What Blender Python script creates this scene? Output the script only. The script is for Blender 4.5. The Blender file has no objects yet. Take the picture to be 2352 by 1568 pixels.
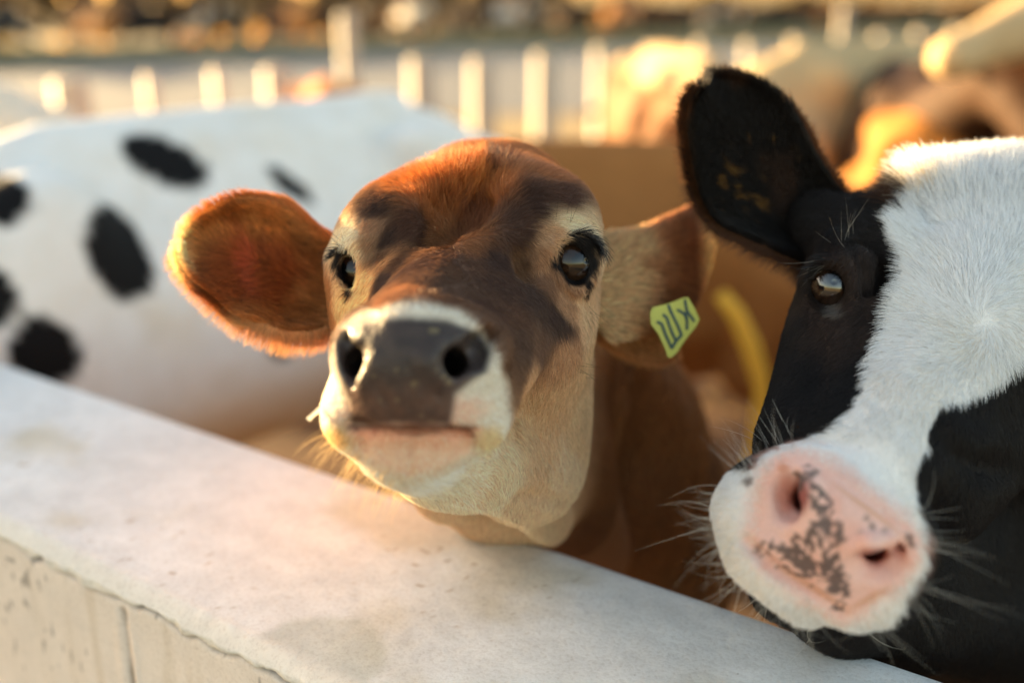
import bpy, math, random, numpy as np
from mathutils import Vector, Matrix
from mathutils.bvhtree import BVHTree
random.seed(5); rng = np.random.default_rng(11)
S = bpy.context.scene
# ------------------------------------------------------------------ camera, sky, sun, exposure
PITCH = math.radians(19.0)
CAM = np.array([0.0, 0.0, 1.58]); FPX = 2287.0
cd = bpy.data.cameras.new('camera'); cam = bpy.data.objects.new('camera', cd)
S.collection.objects.link(cam); S.camera = cam
cam.location = CAM; cam.rotation_euler = (math.pi/2 - PITCH, 0, 0)
cd.sensor_width = 36; cd.lens = 35.0; cd.clip_start = 0.02; cd.clip_end = 3000
cd.dof.use_dof = True; cd.dof.focus_distance = 0.755; cd.dof.aperture_fstop = 1.55
SUN_AZ, SUN_EL = math.radians(-54), math.radians(7.9)      # azimuth from +Y towards +X
W = bpy.data.worlds.new('World'); S.world = W; W.use_nodes = True
nt = W.node_tree; bg = nt.nodes['Background']
sky = nt.nodes.new('ShaderNodeTexSky'); sky.sky_type = 'NISHITA'; sky.sun_disc = False
sky.sun_elevation = SUN_EL; sky.sun_rotation = SUN_AZ; sky.air_density = 1.0; sky.dust_density = 2.0; sky.ozone_density = 1.0
mx = nt.nodes.new('ShaderNodeMix'); mx.data_type = 'RGBA'; mx.blend_type = 'MULTIPLY'; mx.inputs[0].default_value = 1
nt.links.new(sky.outputs[0], mx.inputs[6]); mx.inputs[7].default_value = (1.0, 0.868, 0.735, 1)
nt.links.new(mx.outputs[2], bg.inputs[0]); bg.inputs[1].default_value = 0.125
sl = bpy.data.lights.new('sun', 'SUN'); sun = bpy.data.objects.new('sun', sl); S.collection.objects.link(sun)
sl.energy = 5.0; sl.angle = math.radians(0.6); sl.color = (1.0, 0.72, 0.36)
sd = Vector((math.sin(SUN_AZ)*math.cos(SUN_EL), math.cos(SUN_AZ)*math.cos(SUN_EL), math.sin(SUN_EL)))
sun.rotation_euler = sd.to_track_quat('Z', 'Y').to_euler()
S.view_settings.view_transform = 'Standard'; S.view_settings.look = 'None'
S.view_settings.exposure = 2.56; S.view_settings.gamma = 1
S.render.engine = 'CYCLES'
S.cycles.use_denoising = True; S.cycles.max_bounces = 8; S.cycles.transparent_max_bounces = 8
S.cycles.sample_clamp_indirect = 6
S.cycles_curves.shape = 'RIBBONS' if hasattr(S, 'cycles_curves') else None
# ------------------------------------------------------------------ helpers: frames, noise
cp, sp = math.cos(PITCH), math.sin(PITCH)
BX = np.array([1.0, 0, 0]); BU = np.array([0, sp, cp]); BF = np.array([0, cp, -sp])
def P(px, py, d):                       # head-sculpting coordinates (x right, y up, z away)
    return np.array([(px-1176)/FPX*d, (784-py)/FPX*d, d], float)
def toW(c):
    c = np.asarray(c, float)
    return CAM + c[..., 0:1]*BX + c[..., 1:2]*BU + c[..., 2:3]*BF
def toC(w):
    r = np.asarray(w, float) - CAM
    return np.stack([r@BX, r@BU, r@BF], -1)
def uv_of(c):                           # frontal coordinates on a head's coat
    c = np.asarray(c, float)
    return 1176 + c[..., 0]/c[..., 2]*FPX, 784 - c[..., 1]/c[..., 2]*FPX
def PW(px, py, d): return toW(P(px, py, d))
def nrm(v):
    v = np.asarray(v, float); return v/(np.linalg.norm(v, axis=-1, keepdims=True)+1e-12)
def srgb(c):
    c = np.asarray(c, float)/255.0
    return np.where(c <= .04045, c/12.92, ((c+.055)/1.055)**2.4)
def vnoise(p, seed=0):                  # value noise, -1..1
    p = np.asarray(p, float); i = np.floor(p).astype(np.int64); f = p-i; f = f*f*(3-2*f)
    def h(a, b, c):
        n = (a*374761393 + b*668265263 + c*2147483647 + seed*1274126177) & 0xffffffff
        n = ((n ^ (n >> 13))*1274126177) & 0xffffffff
        return ((n ^ (n >> 16)) & 0xffff)/32767.5 - 1
    r = 0
    for dx in (0, 1):
        for dy in (0, 1):
            for dz in (0, 1):
                w = (f[..., 0] if dx else 1-f[..., 0])*(f[..., 1] if dy else 1-f[..., 1])*(f[..., 2] if dz else 1-f[..., 2])
                r = r + w*h(i[..., 0]+dx, i[..., 1]+dy, i[..., 2]+dz)
    return r
def fbm(p, o=3, seed=0):
    r = 0; a = 1; t = 0
    for k in range(o):
        r = r + a*vnoise(np.asarray(p)*2**k + 17.3*k, seed+k); t += a; a *= .5
    return r/t
def smooth01(x, a, b):
    t = np.clip((x-a)/(b-a), 0, 1); return t*t*(3-2*t)
# ------------------------------------------------------------------ helpers: objects
def obj(name, data, parent=None, mat=None):
    o = bpy.data.objects.new(name, data); S.collection.objects.link(o)
    if mat is not None:
        for m in (mat if isinstance(mat, (list, tuple)) else [mat]): data.materials.append(m)
    if parent is not None: o.parent = parent
    return o
def tag(o, label=None, cat=None, group=None, kind=None):
    if label: o['label'] = label
    if cat: o['category'] = cat
    if group: o['group'] = group
    if kind: o['kind'] = kind
    return o
def empty(name, loc=(0, 0, 0)):
    o = bpy.data.objects.new(name, None); S.collection.objects.link(o); o.location = loc; return o
def mesh_np(name, V, F, smooth=True, col=None, mi=None):
    V = np.asarray(V, np.float32); me = bpy.data.meshes.new(name)
    if isinstance(F, np.ndarray):
        n = F.shape[1]; me.vertices.add(len(V)); me.vertices.foreach_set('co', V.ravel())
        me.loops.add(F.size); me.loops.foreach_set('vertex_index', F.astype(np.int32).ravel())
        me.polygons.add(len(F)); me.polygons.foreach_set('loop_start', (np.arange(len(F))*n).astype(np.int32))
        me.update(calc_edges=True); me.validate()
    else:
        me.from_pydata([tuple(v) for v in V], [], F)
    if smooth: me.polygons.foreach_set('use_smooth', np.ones(len(me.polygons), bool))
    if mi is not None: me.polygons.foreach_set('material_index', np.asarray(mi, np.int32))
    if col is not None:
        a = me.color_attributes.new('col', 'FLOAT_COLOR', 'POINT')
        a.data.foreach_set('color', np.asarray(col, np.float32).ravel())
    me.update(); return me
def curves_obj(name, pts, rad, col, parent, mat):
    """pts (N,K,3) world, rad (N,K), col (N,3)"""
    N, K = pts.shape[:2]
    hc = bpy.data.hair_curves.new(name); hc.add_curves([K]*N)
    hc.attributes['position'].data.foreach_set('vector', pts.astype(np.float32).ravel())
    ra = hc.attributes.get('radius') or hc.attributes.new('radius', 'FLOAT', 'POINT')
    ra.data.foreach_set('value', rad.astype(np.float32).ravel())
    ca = hc.attributes.new('col', 'FLOAT_COLOR', 'CURVE')
    ca.data.foreach_set('color', np.concatenate([col, np.ones((N, 1))], 1).astype(np.float32).ravel())
    return obj(name, hc, parent, mat)
# ------------------------------------------------------------------ helpers: implicit sculpting
class Field:
    def __init__(s, lo, hi, h):
        s.lo = np.array(lo, float); s.h = h
        s.n = np.ceil((np.array(hi)-s.lo)/h).astype(int)+1
        s.D = np.full(tuple(s.n), 1.0, np.float32)
        s.ax = [(s.lo[i]+h*np.arange(s.n[i])).astype(np.float32) for i in range(3)]
    def box(s, c, r):
        a = np.clip(np.floor((np.array(c)-r-s.lo)/s.h).astype(int), 0, s.n)
        b = np.clip(np.ceil((np.array(c)+r-s.lo)/s.h).astype(int)+1, 0, s.n)
        sl = tuple(slice(a[i], b[i]) for i in range(3))
        X = s.ax[0][sl[0]][:, None, None]; Y = s.ax[1][sl[1]][None, :, None]; Z = s.ax[2][sl[2]][None, None, :]
        return sl, X, Y, Z
    def comb(s, sl, d, k, op):
        A = s.D[sl]
        if op == 'u':
            hh = np.clip(k-np.abs(A-d), 0, None)/k; s.D[sl] = np.minimum(A, d)-hh*hh*k*.25
        else:
            B = -d; hh = np.clip(k-np.abs(A-B), 0, None)/k; s.D[sl] = np.maximum(A, B)+hh*hh*k*.25
    def ell(s, c, r, R=None, k=.02, op='u'):
        c = np.array(c, float); r = np.array(r, float)*np.ones(3)
        R = np.eye(3) if R is None else np.array(R, float)
        sl, X, Y, Z = s.box(c, r.max()+k+4*s.h)
        x, y, z = X-c[0], Y-c[1], Z-c[2]
        a = [R[i][0]*x+R[i][1]*y+R[i][2]*z for i in range(3)]
        k0 = np.sqrt(sum((a[i]/r[i])**2 for i in range(3)))
        k1 = np.sqrt(sum((a[i]/r[i]**2)**2 for i in range(3)))+1e-9
        s.comb(sl, (k0*(k0-1)/k1).astype(np.float32), k, op)
    def cap(s, a, b, ra, rb, k=.02, op='u'):
        a = np.array(a, float); b = np.array(b, float); c = (a+b)/2
        sl, X, Y, Z = s.box(c, np.abs(b-a).max()/2+max(ra, rb)+k+4*s.h)
        ab = b-a; L = ab@ab+1e-12
        t = np.clip(((X-a[0])*ab[0]+(Y-a[1])*ab[1]+(Z-a[2])*ab[2])/L, 0, 1)
        d = np.sqrt((X-a[0]-t*ab[0])**2+(Y-a[1]-t*ab[1])**2+(Z-a[2]-t*ab[2])**2)-(ra+(rb-ra)*t)
        s.comb(sl, d.astype(np.float32), k, op)
    def chain(s, pts, k=.02, op='u'):
        for p, q in zip(pts[:-1], pts[1:]): s.cap(p[0], q[0], p[1], q[1], k, op)
    def extract(s, smooth=2):
        D = s.D; ins = D < 0; n = s.n
        cnt = np.zeros(tuple(n-1), np.int8)
        offs = [(i, j, k) for i in (0, 1) for j in (0, 1) for k in (0, 1)]
        for (i, j, k) in offs: cnt += ins[i:n[0]-1+i, j:n[1]-1+j, k:n[2]-1+k]
        act = np.argwhere((cnt > 0) & (cnt < 8)); N = len(act)
        vid = np.full(tuple(n-1), -1, np.int64); vid[act[:, 0], act[:, 1], act[:, 2]] = np.arange(N)
        cv = np.stack([D[act[:, 0]+i, act[:, 1]+j, act[:, 2]+k] for (i, j, k) in offs], 1).astype(float)
        acc = np.zeros((N, 3)); m = np.zeros(N)
        for p in range(8):
            for q in range(p+1, 8):
                dv = np.array(offs[q])-np.array(offs[p])
                if np.abs(dv).sum() != 1: continue
                a, b = cv[:, p], cv[:, q]; msk = (a < 0) != (b < 0)
                t = np.where(msk, a/np.where(msk, a-b, 1), 0)
                acc += msk[:, None]*(np.array(offs[p])+t[:, None]*dv); m += msk
        V = s.lo + (act + acc/m[:, None])*s.h
        Fs = []
        for ax in range(3):
            sa = [slice(None)]*3; sb = [slice(None)]*3; sa[ax] = slice(0, -1); sb[ax] = slice(1, None)
            A = ins[tuple(sa)]; B = ins[tuple(sb)]
            e = np.argwhere(A != B); o1, o2 = [(1, 2), (2, 0), (0, 1)][ax]
            e = e[(e[:, o1] > 0) & (e[:, o2] > 0) & (e[:, o1] < n[o1]-1) & (e[:, o2] < n[o2]-1)]
            fl = A[tuple(e.T)]
            q = []
            for (u, v) in ((0, 0), (1, 0), (1, 1), (0, 1)):
                c = e.copy(); c[:, o1] -= u; c[:, o2] -= v; q.append(vid[tuple(c.T)])
            q = np.stack(q, 1); q[~fl] = q[~fl][:, ::-1]; Fs.append(q)
        F = np.concatenate(Fs); F = F[(F >= 0).all(1)]
        for _ in range(smooth):
            a = np.concatenate([F[:, i] for i in range(4)]); b = np.concatenate([F[:, (i+1) % 4] for i in range(4)])
            c = np.bincount(a, minlength=N)+np.bincount(b, minlength=N)
            nv = np.stack([np.bincount(a, V[b, i], N)+np.bincount(b, V[a, i], N) for i in range(3)], 1)/np.maximum(c, 1)[:, None]
            V = np.where((c > 0)[:, None], .5*V+.5*nv, V)
        return V, F
# ------------------------------------------------------------------ materials
def mat_new(name):
    m = bpy.data.materials.new(name); m.use_nodes = True
    return m, m.node_tree, m.node_tree.nodes['Principled BSDF']
def noise_node(t, scale, detail=4, rough=.6, vec=None):
    n = t.nodes.new('ShaderNodeTexNoise'); n.inputs['Scale'].default_value = scale
    n.inputs['Detail'].default_value = detail; n.inputs['Roughness'].default_value = rough
    if vec is not None: t.links.new(vec, n.inputs['Vector'])
    return n
def ramp(t, fac, stops):
    r = t.nodes.new('ShaderNodeValToRGB'); t.links.new(fac, r.inputs[0])
    e = r.color_ramp.elements
    while len(e) < len(stops): e.new(.5)
    for el, (p, c) in zip(e, stops): el.position = p; el.color = (*c, 1) if len(c) == 3 else c
    return r
def mixc(t, a, b, fac, mode='MIX'):
    m = t.nodes.new('ShaderNodeMix'); m.data_type = 'RGBA'; m.blend_type = mode
    for i, v in ((0, fac), (6, a), (7, b)):
        if hasattr(v, 'is_linked') or isinstance(v, bpy.types.NodeSocket): t.links.new(v, m.inputs[i])
        else: m.inputs[i].default_value = v if i == 0 else (*v, 1)
    return m.outputs[2]
def bump(t, h, strength, dist, nor=None):
    b = t.nodes.new('ShaderNodeBump'); b.inputs['Strength'].default_value = strength; b.inputs['Distance'].default_value = dist
    t.links.new(h, b.inputs['Height'])
    if nor is not None: t.links.new(nor, b.inputs['Normal'])
    return b.outputs[0]
def skin_mat(name, nscale=900, bs=.45, tint=1.0):
    m, t, b = mat_new(name)
    a = t.nodes.new('ShaderNodeAttribute'); a.attribute_name = 'col'
    tc = t.nodes.new('ShaderNodeTexCoord')
    n = noise_node(t, nscale, 3, .6, tc.outputs['Object'])
    r = ramp(t, n.outputs[0], [(.3, (.86,)*3), (.7, (1.08,)*3)])
    t.links.new(mixc(t, a.outputs['Color'], r.outputs[0], 1.0, 'MULTIPLY'), b.inputs['Base Color'])
    t.links.new(a.outputs['Alpha'], b.inputs['Roughness'])
    n2 = t.nodes.new('ShaderNodeTexVoronoi'); n2.inputs['Scale'].default_value = 330; t.links.new(tc.outputs['Object'], n2.inputs['Vector'])
    nb = bump(t, n2.outputs[0], bs, .0009)
    t.links.new(bump(t, n.outputs[0], bs*.6, .0008, nb), b.inputs['Normal'])
    b.inputs['Specular IOR Level'].default_value = .32
    return m
def fur_mat(name, rough=.55, trans=.24, spec=.4):
    m, t, b = mat_new(name)
    a = t.nodes.new('ShaderNodeAttribute'); a.attribute_name = 'col'
    b.inputs['Roughness'].default_value = rough; b.inputs['Specular IOR Level'].default_value = spec
    t.links.new(a.outputs['Color'], b.inputs['Base Color'])
    tr = t.nodes.new('ShaderNodeBsdfTranslucent'); t.links.new(a.outputs['Color'], tr.inputs[0])
    mxs = t.nodes.new('ShaderNodeMixShader'); mxs.inputs[0].default_value = trans
    t.links.new(b.outputs[0], mxs.inputs[1]); t.links.new(tr.outputs[0], mxs.inputs[2])
    t.links.new(mxs.outputs[0], t.nodes['Material Output'].inputs[0])
    return m
def plain(name, c, rough=.6, metal=0, var=.2, scale=30, bs=.2, bd=.003):
    m, t, b = mat_new(name); tc = t.nodes.new('ShaderNodeTexCoord')
    n = noise_node(t, scale, 6, .65, tc.outputs['Object'])
    c = np.array(c)
    r = ramp(t, n.outputs[0], [(.3, tuple(c*(1-var))), (.7, tuple(np.minimum(c*(1+var), 1)))])
    t.links.new(r.outputs[0], b.inputs['Base Color']); b.inputs['Roughness'].default_value = rough; b.inputs['Metallic'].default_value = metal
    t.links.new(bump(t, n.outputs[0], bs, bd), b.inputs['Normal'])
    return m
M_SKIN = skin_mat('hide'); M_FUR = fur_mat('coat_hair'); M_LASH = fur_mat('lash_hair', .4, .0, .5)
def coat_mat(name):
    m, t, b = mat_new(name)
    a = t.nodes.new('ShaderNodeAttribute'); a.attribute_name = 'col'; tc = t.nodes.new('ShaderNodeTexCoord')
    n = noise_node(t, 14, 5, .6, tc.outputs['Object'])
    r = ramp(t, n.outputs[0], [(.35, (.93, .91, .88)), (.6, (1, 1, 1))])
    t.links.new(mixc(t, a.outputs['Color'], r.outputs[0], 1, 'MULTIPLY'), b.inputs['Base Color'])
    b.inputs['Roughness'].default_value = .75; b.inputs['Specular IOR Level'].default_value = .2
    t.links.new(bump(t, n.outputs[0], .3, .01), b.inputs['Normal'])
    return m
M_COAT = coat_mat('short_coat')
#EOF_HELPERS
# ------------------------------------------------------------------ setting
def hit(px, py, z):                     # where a sight line meets the level z
    d = toW(P(px, py, 1.0)) - CAM; return CAM + d*((z-CAM[2])/d[2])
def sheet(name, pts, z, mat):
    me = bpy.data.meshes.new(name); me.from_pydata([(x, y, z) for x, y in pts], [], [tuple(range(len(pts)))])
    return tag(obj(name, me, None, mat), kind='structure')
m_dirt = plain('yard_dirt', (.11, .055, .022), .9, 0, .35, 1.2, .5, .03)
m_alley = plain('alley_concrete', (.155, .148, .145), .8, 0, .12, .8, .2, .01)
m_field = plain('dry_field', (.30, .20, .085), .95, 0, .3, .15, .4, .03)
m_kerb = plain('mossy_kerb', (.17, .155, .085), .9, 0, .3, 3, .3, .01)
sheet('ground', [(-900, -300), (900, -300), (900, 1800), (-900, 1800)], 0, m_field)
sheet('cow_yard', [(-14, .3), (24, .3), (24, 13), (-14, 8)], .004, m_dirt)
sheet('feed_alley', [(-60, 7.2), (60, 22.0), (60, 44), (-60, 24)], .008, m_alley)
TOPZ = 1.10
a0, a1 = hit(0, 822, TOPZ), hit(1592, 1351, TOPZ); f0 = hit(0, 1205, TOPZ)
wd = nrm((a1-a0)[:2]); wn = np.array([-wd[1], wd[0]])       # along the wall, towards the cows
WT = (a0-f0)[:2]@wn                                        # wall thickness
def build_wall():
    org = np.array([f0[0], f0[1], 0.0])
    s = np.concatenate([np.linspace(-6, -1.2, 30)[:-1], np.linspace(-1.2, -.25, 80)[:-1], np.linspace(-.25, 1.5, 660)[:-1], np.linspace(1.5, 4, 20)])
    prof = [(0, z) for z in np.concatenate([np.linspace(-.02, .7, 8)[:-1], np.linspace(.7, TOPZ-.045, 90)[:-1], np.linspace(TOPZ-.045, TOPZ-.010, 20)])]
    prof += [(y, TOPZ-.010+(.010*math.sin(math.pi/2*min(1, y/.016)))) for y in np.linspace(.0012, .016, 9)]
    prof += [(y, TOPZ) for y in np.linspace(.019, WT-.02, 70)]
    prof += [(WT-.02+.02*math.sin(a), TOPZ-.02+.02*math.cos(a)) for a in np.linspace(.15, math.pi/2, 8)]
    prof += [(WT, z) for z in np.linspace(TOPZ-.05, -.02, 10)]
    prof = np.array(prof); ns, npf = len(s), len(prof)
    X = np.repeat(s[:, None], npf, 1); Y = np.repeat(prof[None, :, 0], ns, 0).copy(); Z = np.repeat(prof[None, :, 1], ns, 0).copy()
    Q = np.stack([X, Y, Z], -1)
    # ragged front arris: the screed lip over the formed face
    line = TOPZ-.020 + .0038*vnoise(np.stack([s*14, s*0, s*0], -1), 3)+.004*vnoise(np.stack([s*60, s*0, s*0], -1), 4)
    dz = Z - line[:, None]; face = (Y < .001)
    crack = np.exp(-(dz/.0025)**2)*face*(1+.8*vnoise(np.stack([s*35, s*0, s*0], -1), 5))[:, None]
    lip = smooth01(dz, 0, .004)*smooth01(-(Y-.03), -.0, .03)
    rough = fbm(Q*np.array([90, 90, 90]), 3, 9)
    Y += crack*.0035 - lip*.0022 + lip*rough*.0022
    Z += lip*rough*.0020*(Y > -.01)*(Z > TOPZ-.02)
    chip = smooth01(fbm(Q*np.array([22, 22, 22]), 2, 31), .32, .5)*np.exp(-((Y+TOPZ-Z-.006)/.010)**2)
    Y += chip*.0; Z -= chip*.0
    Z += (Q[..., 2] > TOPZ-.001)*(fbm(Q*9, 2, 1)*.0012+fbm(Q*120, 2, 2)*.00035)
    jp = hit_wall_s(277, 1390, org)      # shutter joint
    js = X-jp-.004*vnoise(np.stack([Z*30, Z*0, Z*0], -1), 6)
    jm = face*smooth01(-(Z-(line[:, None]-.004)), 0, .01)
    groove = np.exp(-(js/.0030)**2)*jm*(.75+.5*vnoise(Q*40, 8))
    ridge = np.exp(-((js-.010)/.0022)**2)*jm*(.6+.6*vnoise(Q*60, 81)) + .5*np.exp(-((js+.012)/.004)**2)*jm
    Y += groove*.004-ridge*.0016; Y += face*(fbm(Q*16, 3, 12)*.0010)
    # colour
    big = fbm(Q*np.array([5, 5, 5]), 4, 21); mid = fbm(Q*np.array([28, 40, 28]), 4, 22); fine = fbm(Q*140, 2, 23)
    top = np.array([.755, .755, .745])*(1+.10*big+.14*mid+.06*fine)[..., None]
    stain = smooth01(fbm(Q*np.array([7, 9, 7])+3, 4, 24), .02, .5)[..., None]
    top = top*(1-stain*np.array([.16, .22, .34]))
    sp_ = smooth01(vnoise(Q*170, 25), .78, .92)[..., None]*smooth01(big, -.1, .3)[..., None]
    top = top*(1-.45*sp_*np.array([.8, 1, 1.2]))
    w0 = org[None, None, :2]+X[..., None]*wd+Y[..., None]*wn
    c0 = hit(730, 1500, TOPZ)[:2]; r0 = np.linalg.norm(w0-c0, axis=-1)
    damp = smooth01(-(r0+.012*fbm(Q*30, 3, 26)), -.062, -.045)[..., None]
    top = top*(1-damp*np.array([.22, .21, .26]))
    cc = np.array([.83, .735, .65])*(1+.05*big+.07*mid+.03*fine)[..., None]
    streak = smooth01(fbm(Q*np.array([60, 1, 5]), 3, 27), .15, .6)[..., None]
    cc = cc*(1-streak*np.array([.10, .12, .16]))
    hole = smooth01(vnoise(Q*np.array([150, 150, 110]), 28)+.5*vnoise(Q*8, 29), .88, 1.02)[..., None]
    cc = cc*(1-.5*hole)
    cc = cc*(1-(np.clip(groove, 0, 1)*.7)[..., None]*np.array([.9, 1, 1.1]))
    t = smooth01(dz, -.002, .003)[..., None]*(Y[..., None] < .01)
    lipc = np.array([.78, .73, .65])*(1+.12*rough[..., None])
    col = np.where((Z > TOPZ-.012)[..., None] & (Y > .004)[..., None], top, cc*(1-t)+lipc*t)
    mixtop = smooth01(Y, .004, .022)[..., None]
    col = np.where((Q[..., 2] > TOPZ-.0101)[..., None], lipc*(1-mixtop)+top*mixtop, col)
    col = col*(1-np.clip(crack, 0, 1)[..., None]*np.array([.62, .60, .56]))
    V = np.stack([X, Y, Z], -1).reshape(-1, 3)
    i = np.arange(ns-1)[:, None]*npf+np.arange(npf-1)[None, :]
    F = np.stack([i, i+npf, i+npf+1, i+1], -1).reshape(-1, 4)
    me = mesh_np('concrete_wall', V, F, True, np.concatenate([np.clip(col, .02, .9).reshape(-1, 3), np.full((len(V), 1), .85)], 1))
    m, t_, b = mat_new('weathered_concrete')
    a = t_.nodes.new('ShaderNodeAttribute'); a.attribute_name = 'col'; tc = t_.nodes.new('ShaderNodeTexCoord')
    n = noise_node(t_, 260, 4, .7, tc.outputs['Object']); n2 = noise_node(t_, 60, 5, .6, tc.outputs['Object'])
    r = ramp(t_, n.outputs[0], [(.34, (.82, .80, .78)), (.52, (1.0, 1.0, 1.0))])
    v = t_.nodes.new('ShaderNodeTexVoronoi'); v.inputs['Scale'].default_value = 75; t_.links.new(tc.outputs['Object'], v.inputs['Vector'])
    rv = ramp(t_, v.outputs['Distance'], [(.03, (.45, .40, .36)), (.085, (1, 1, 1))])
    gate = ramp(t_, n2.outputs[0], [(.52, (0, 0, 0)), (.6, (1, 1, 1))])
    c1 = mixc(t_, a.outputs['Color'], r.outputs[0], .75, 'MULTIPLY')
    t_.links.new(mixc(t_, c1, mixc(t_, c1, rv.outputs[0], 1, 'MULTIPLY'), gate.outputs[0]), b.inputs['Base Color'])
    b.inputs['Roughness'].default_value = .8
    t_.links.new(bump(t_, n.outputs[0], .5, .0012, bump(t_, n2.outputs[0], .3, .003)), b.inputs['Normal'])
    o = obj('concrete_wall', me, None, m); o.location = org
    o.matrix_world = Matrix(((wd[0], wn[0], 0, org[0]), (wd[1], wn[1], 0, org[1]), (0, 0, 1, 0), (0, 0, 0, 1)))
    tag(o, 'thick pale concrete wall with chipped edge running in front of the cows', 'wall')
def hit_wall_s(px, py, org):
    d = toW(P(px, py, 1.0)) - CAM; t = ((org[:2]-CAM[:2])@wn)/(d[:2]@wn); return ((CAM+d*t)[:2]-org[:2])@wd
build_wall()
_l = [np.array(f0[:2])+wd*a-wn*b for a, b in ((-7, .02), (5, .02), (5, 8), (-7, 8))]
sheet('feed_lane', [tuple(q) for q in _l], .012, plain('lane_asphalt', (.075, .062, .05), .9, 0, .3, 2, .4, .01))  # unseen dark sheet added so the eyes reflect shaded ground
def box_v(cx, cy, z0, z1, wx, wy, ang=0, bev=.008):
    c, s_ = math.cos(ang), math.sin(ang); V = []
    for z, sh in ((z0, 0), (z1-bev, 0), (z1, bev)):
        for (u, v) in ((-1, -1), (1, -1), (1, 1), (-1, 1)):
            x, y = u*(wx/2-sh), v*(wy/2-sh); V.append((cx+c*x-s_*y, cy+s_*x+c*y, z))
    F = [(0, 3, 2, 1), (8, 9, 10, 11)]
    for k in (0, 4):
        for i in range(4): j = (i+1) % 4; F.append((k+i, k+j, k+4+j, k+4+i))
    return V, F
def merge(parts):
    V, F = [], []
    for v, f in parts: F += [tuple(i+len(V) for i in q) for q in f]; V += list(v)
    return V, F
m_post = plain('pale_post', (.43, .36, .28), .6, 0, .12, 9, .3, .004)
m_rail = plain('grey_rail', (.42, .38, .33), .5, .3, .15, 9, .2, .003)
def build_fence():
    p0, p1 = np.array([-2.15, 5.0]), np.array([1.25, 8.8]); d = nrm(p1-p0); ang = math.atan2(d[1], d[0])
    org = p0
    f = empty('feed_fence', (org[0], org[1], 0))
    tag(f, 'pale upright slatted fence between the cow yard and the grey alley', 'fence')
    k = 0
    for px in [20, 190, 370, 520, 655, 815, 975, 1110, 1250, 1380, 1490, 1600, 1705, 1805, 1900, 1990, 2075, 2155, 2230, 2300, 2370, 2435]:
        u = (px-1176)/FPX; r = np.array([u, 1.0])
        # sight line and fence line meet
        A = np.array([[r[0], -d[0]], [r[1], -d[1]]]); t, s_ = np.linalg.solve(A, p0)
        q = p0+d*s_
        tall = px in (815, 1900)
        pale = px not in (370, 520)
        w = .165 if pale else .07
        if tall: w = .105
        hz = 1.50 if tall else 1.20+.02*random.uniform(-1, 1); rr_ = w*.52; V, F = [], []
        for zz, sh in ((0, 1), (hz-.015, 1), (hz, .8)):
            for a_ in range(16): V.append((rr_*sh*math.cos(a_*math.pi/8), rr_*sh*math.sin(a_*math.pi/8), zz))
        for kk in (0, 16):
            for a_ in range(16): F.append((kk+a_, kk+(a_+1) % 16, kk+16+(a_+1) % 16, kk+16+a_))
        F.append(tuple(range(32, 48)))
        me = mesh_np('post', V, F, True)
        o = obj('post', me, f, m_post if pale else m_rail); o.location = (q[0]-org[0], q[1]-org[1], 0)
    L = 14
    for z in (.45,):
        V, F = box_v(L/2-2, 0, z, z+.05, L+4, .05, 0)
        o = obj('rail', mesh_np('rail', V, F, False), f, m_rail); o.rotation_euler[2] = ang; o.location = (.06, .10, 0)
build_fence()
# kerb beyond the alley
def kerb():
    A, B = hit(0, 152, 0)[:2], hit(2352, 62, 0)[:2]; d = B-A; L = np.linalg.norm(d); ang = math.atan2(d[1], d[0]); c = (A+B)/2
    V, F = box_v(0, 0, 0, .42, L*3, 1.4, 0, .05)
    o = obj('kerb', mesh_np('kerb', V, F, False), None, m_kerb); o.location = (c[0], c[1], 0); o.rotation_euler[2] = ang
    tag(o, kind='structure'); return A, B
KA, KB = kerb()
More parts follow.
